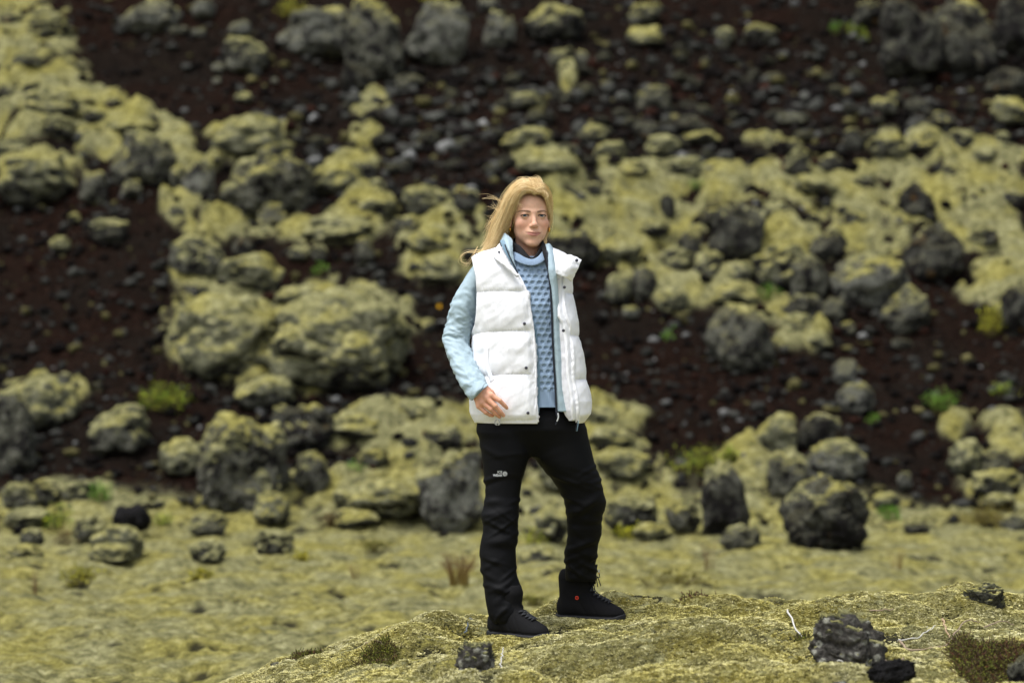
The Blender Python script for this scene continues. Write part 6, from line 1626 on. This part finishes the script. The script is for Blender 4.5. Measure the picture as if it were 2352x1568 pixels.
# placket rolls along both front edges
def edge_roll(pts, r, name, wob=.0012):
    C = cr(np.array(pts), 120); V, fs = tube(C, r, 10); rg = np.random.RandomState(len(pts)); V = V + (wob * fbm(V * 70, 2))[:, None] * np.array([1, 1, .3]); part(name, mk_mesh(name, V, fs, [M['vest']]), vest_o)
def th_at(v, u):
    L, R = it(VV, v), it(VV, v, 2); return math.asin(max(-.97, min(.97, (u - (L + R) / 2) / ((R - L) / 2 - 5))))
def vp(v, u): return vest_point(np.array([v]), np.array([th_at(v, u)]))[0][0]
edge_roll([vp(v, it(EDL, v)) + (0, .004, 0) for v in np.linspace(612, 966, 16)], .0055, 'placket_edge')
edge_roll([vp(v, it(EDR, v)) + (0, .004, 0) for v in np.linspace(640, 966, 16)], .0080, 'placket_edge', .002)
# lining of the far front, between jacket and the swung-out edge
rows = []
for v, ul, ur in ((640, 1277, 1290), (688, 1280, 1291), (754, 1281, 1303), (798, 1284, 1308), (826, 1286, 1310), (867, 1285, 1312), (903, 1290, 1317), (944, 1299, 1320), (966, 1312, 1322)):
    yr = vp(v, it(EDR, v))[1] - PY; ur = it(EDR, v); rows.append([(ul - 5, v, -.118), ((ul + ur) / 2, v, yr * .5 - .122 * .5 - .002), (ur + 3, v, yr + .008)])
patch(rows, 60, 10, Q, M['lining'], 'vest_lining', vest_o, .006, wr=.002)
# collars
patch([[(778, 1140, -.055), (752, 1175, -.055), (722, 1215, -.040)], [(800, 1215, -.085), (735, 1260, -.090), (655, 1318, -.070)], [(850, 1330, -.112), (780, 1370, -.120), (690, 1375, -.105)], [(905, 1440, -.128), (850, 1455, -.136), (770, 1445, -.126)], [(1010, 1560, -.138), (950, 1560, -.146), (870, 1525, -.140)], [(1085, 1660, -.142), (1040, 1660, -.150), (980, 1625, -.146)]], 40, 18, Z1, M['vest'], 'collar', vest_o, .012, .005, .002)
patch([[(1608, 1228, -.050), (1760, 1316, -.075), (1905, 1334, -.095), (2068, 1404, -.095)], [(1625, 1330, -.095), (1760, 1400, -.125), (1890, 1430, -.135), (2032, 1482, -.115)], [(1645, 1470, -.120), (1750, 1520, -.146), (1865, 1560, -.150), (1985, 1590, -.125)], [(1655, 1620, -.126), (1740, 1660, -.148), (1830, 1700, -.146), (1906, 1750, -.120)]], 30, 36, Z1, M['vest'], 'collar', vest_o, .014, .006, .003)
rows = []
for v in (622, 650, 690, 725, 750, 785, 826, 867, 908, 940, 964):
    e = it(EDR, v); y_ = vp(v, e)[1] - PY; w_ = np.interp(v, [622, 725, 760, 964], [13, 13, 11, 9]); rows.append([(e - w_, v, y_ * .45 - .128 * .55), (e - w_ * .45, v, y_ * .8 - .128 * .2 - .010), (e + 6, v, y_ + .006)])
patch(rows, 90, 10, Q, M['vest'], 'placket', vest_o, .006, .0, .0018)
# snaps
def snap(p, nrm=(0, -1, 0), r=.0058):
    nrm = np.array(nrm, float); nrm /= np.linalg.norm(nrm); a = np.cross(nrm, (0, 0, 1)); a /= np.linalg.norm(a); b = np.cross(nrm, a); t = np.linspace(0, 2 * math.pi, 14, endpoint=False)
    ring = lambda rr, h: p + nrm * h + rr * (np.cos(t)[:, None] * a + np.sin(t)[:, None] * b)
    V = np.concatenate([ring(r, -.001), ring(r, .0018), ring(r * .75, .0028), ring(r * .45, .0014), ring(r * .42, .0026), [p + nrm * .003]]); fs = [grid_faces(5, 14, True)]; j = np.arange(14); fs.append(np.stack([np.full(14, 70), 56 + j, 56 + (j + 1) % 14], 1).astype(np.int32))
    part('snap_button', mk_mesh('snap_button', V, fs, [M['snap']]), vest_o)
for x, y in ((832, 698), (846, 1068), (861, 1445)):
    u, v = 976.1 + x * .27465, 551.2 + y * .27465; p = np.array(PT(u, v, vy(u, v) - .002)); snap(p, (-.2, -1, 0))
snap(Z1(770, 1287, -.118), (-.3, -1, .1), .0048); snap(Z1(1988, 1414, -.128), (.1, -1, .15), .0062)
snap(Z2(1166, 395, -.168)); snap(Z2(1158, 757, -.160))
# pocket welt, hem ring, draw cord
patch([[(494, 900, 0), (532, 896, 0)], [(502, 1050, 0), (538, 1050, 0)], [(548, 1190, 0), (580, 1170, 0)]], 20, 6, lambda x, y, d_: np.array(PT(976.1 + x * .27465, 551.2 + y * .27465, vy(976.1 + x * .27465, 551.2 + y * .27465) - .001)), M['vest'], 'pocket_welt', vest_o, .004)
t = np.linspace(0, 2 * math.pi, 25); c = np.array(PT(1142.5, 969.5, 9.165)); V, fs = tube(c + np.stack([np.cos(t) * .0095, 0 * t, np.sin(t) * .0095], 1), .0028, 8, False); part('hem_ring', mk_mesh('hem_ring', V, fs, [M['reflect']]), vest_o)
for dx in (0, 3):
    P = np.array([PT(1326 + dx, 966, 9.14), PT(1324.5 + dx, 976, 9.14), PT(1322 + dx, 990, 9.145)]); V, fs = tube(cr(P, 10), .0018, 5); part('draw_cord', mk_mesh('draw_cord', V, fs, [M['shell_in'] if dx else M['dark_trim']]), vest_o)
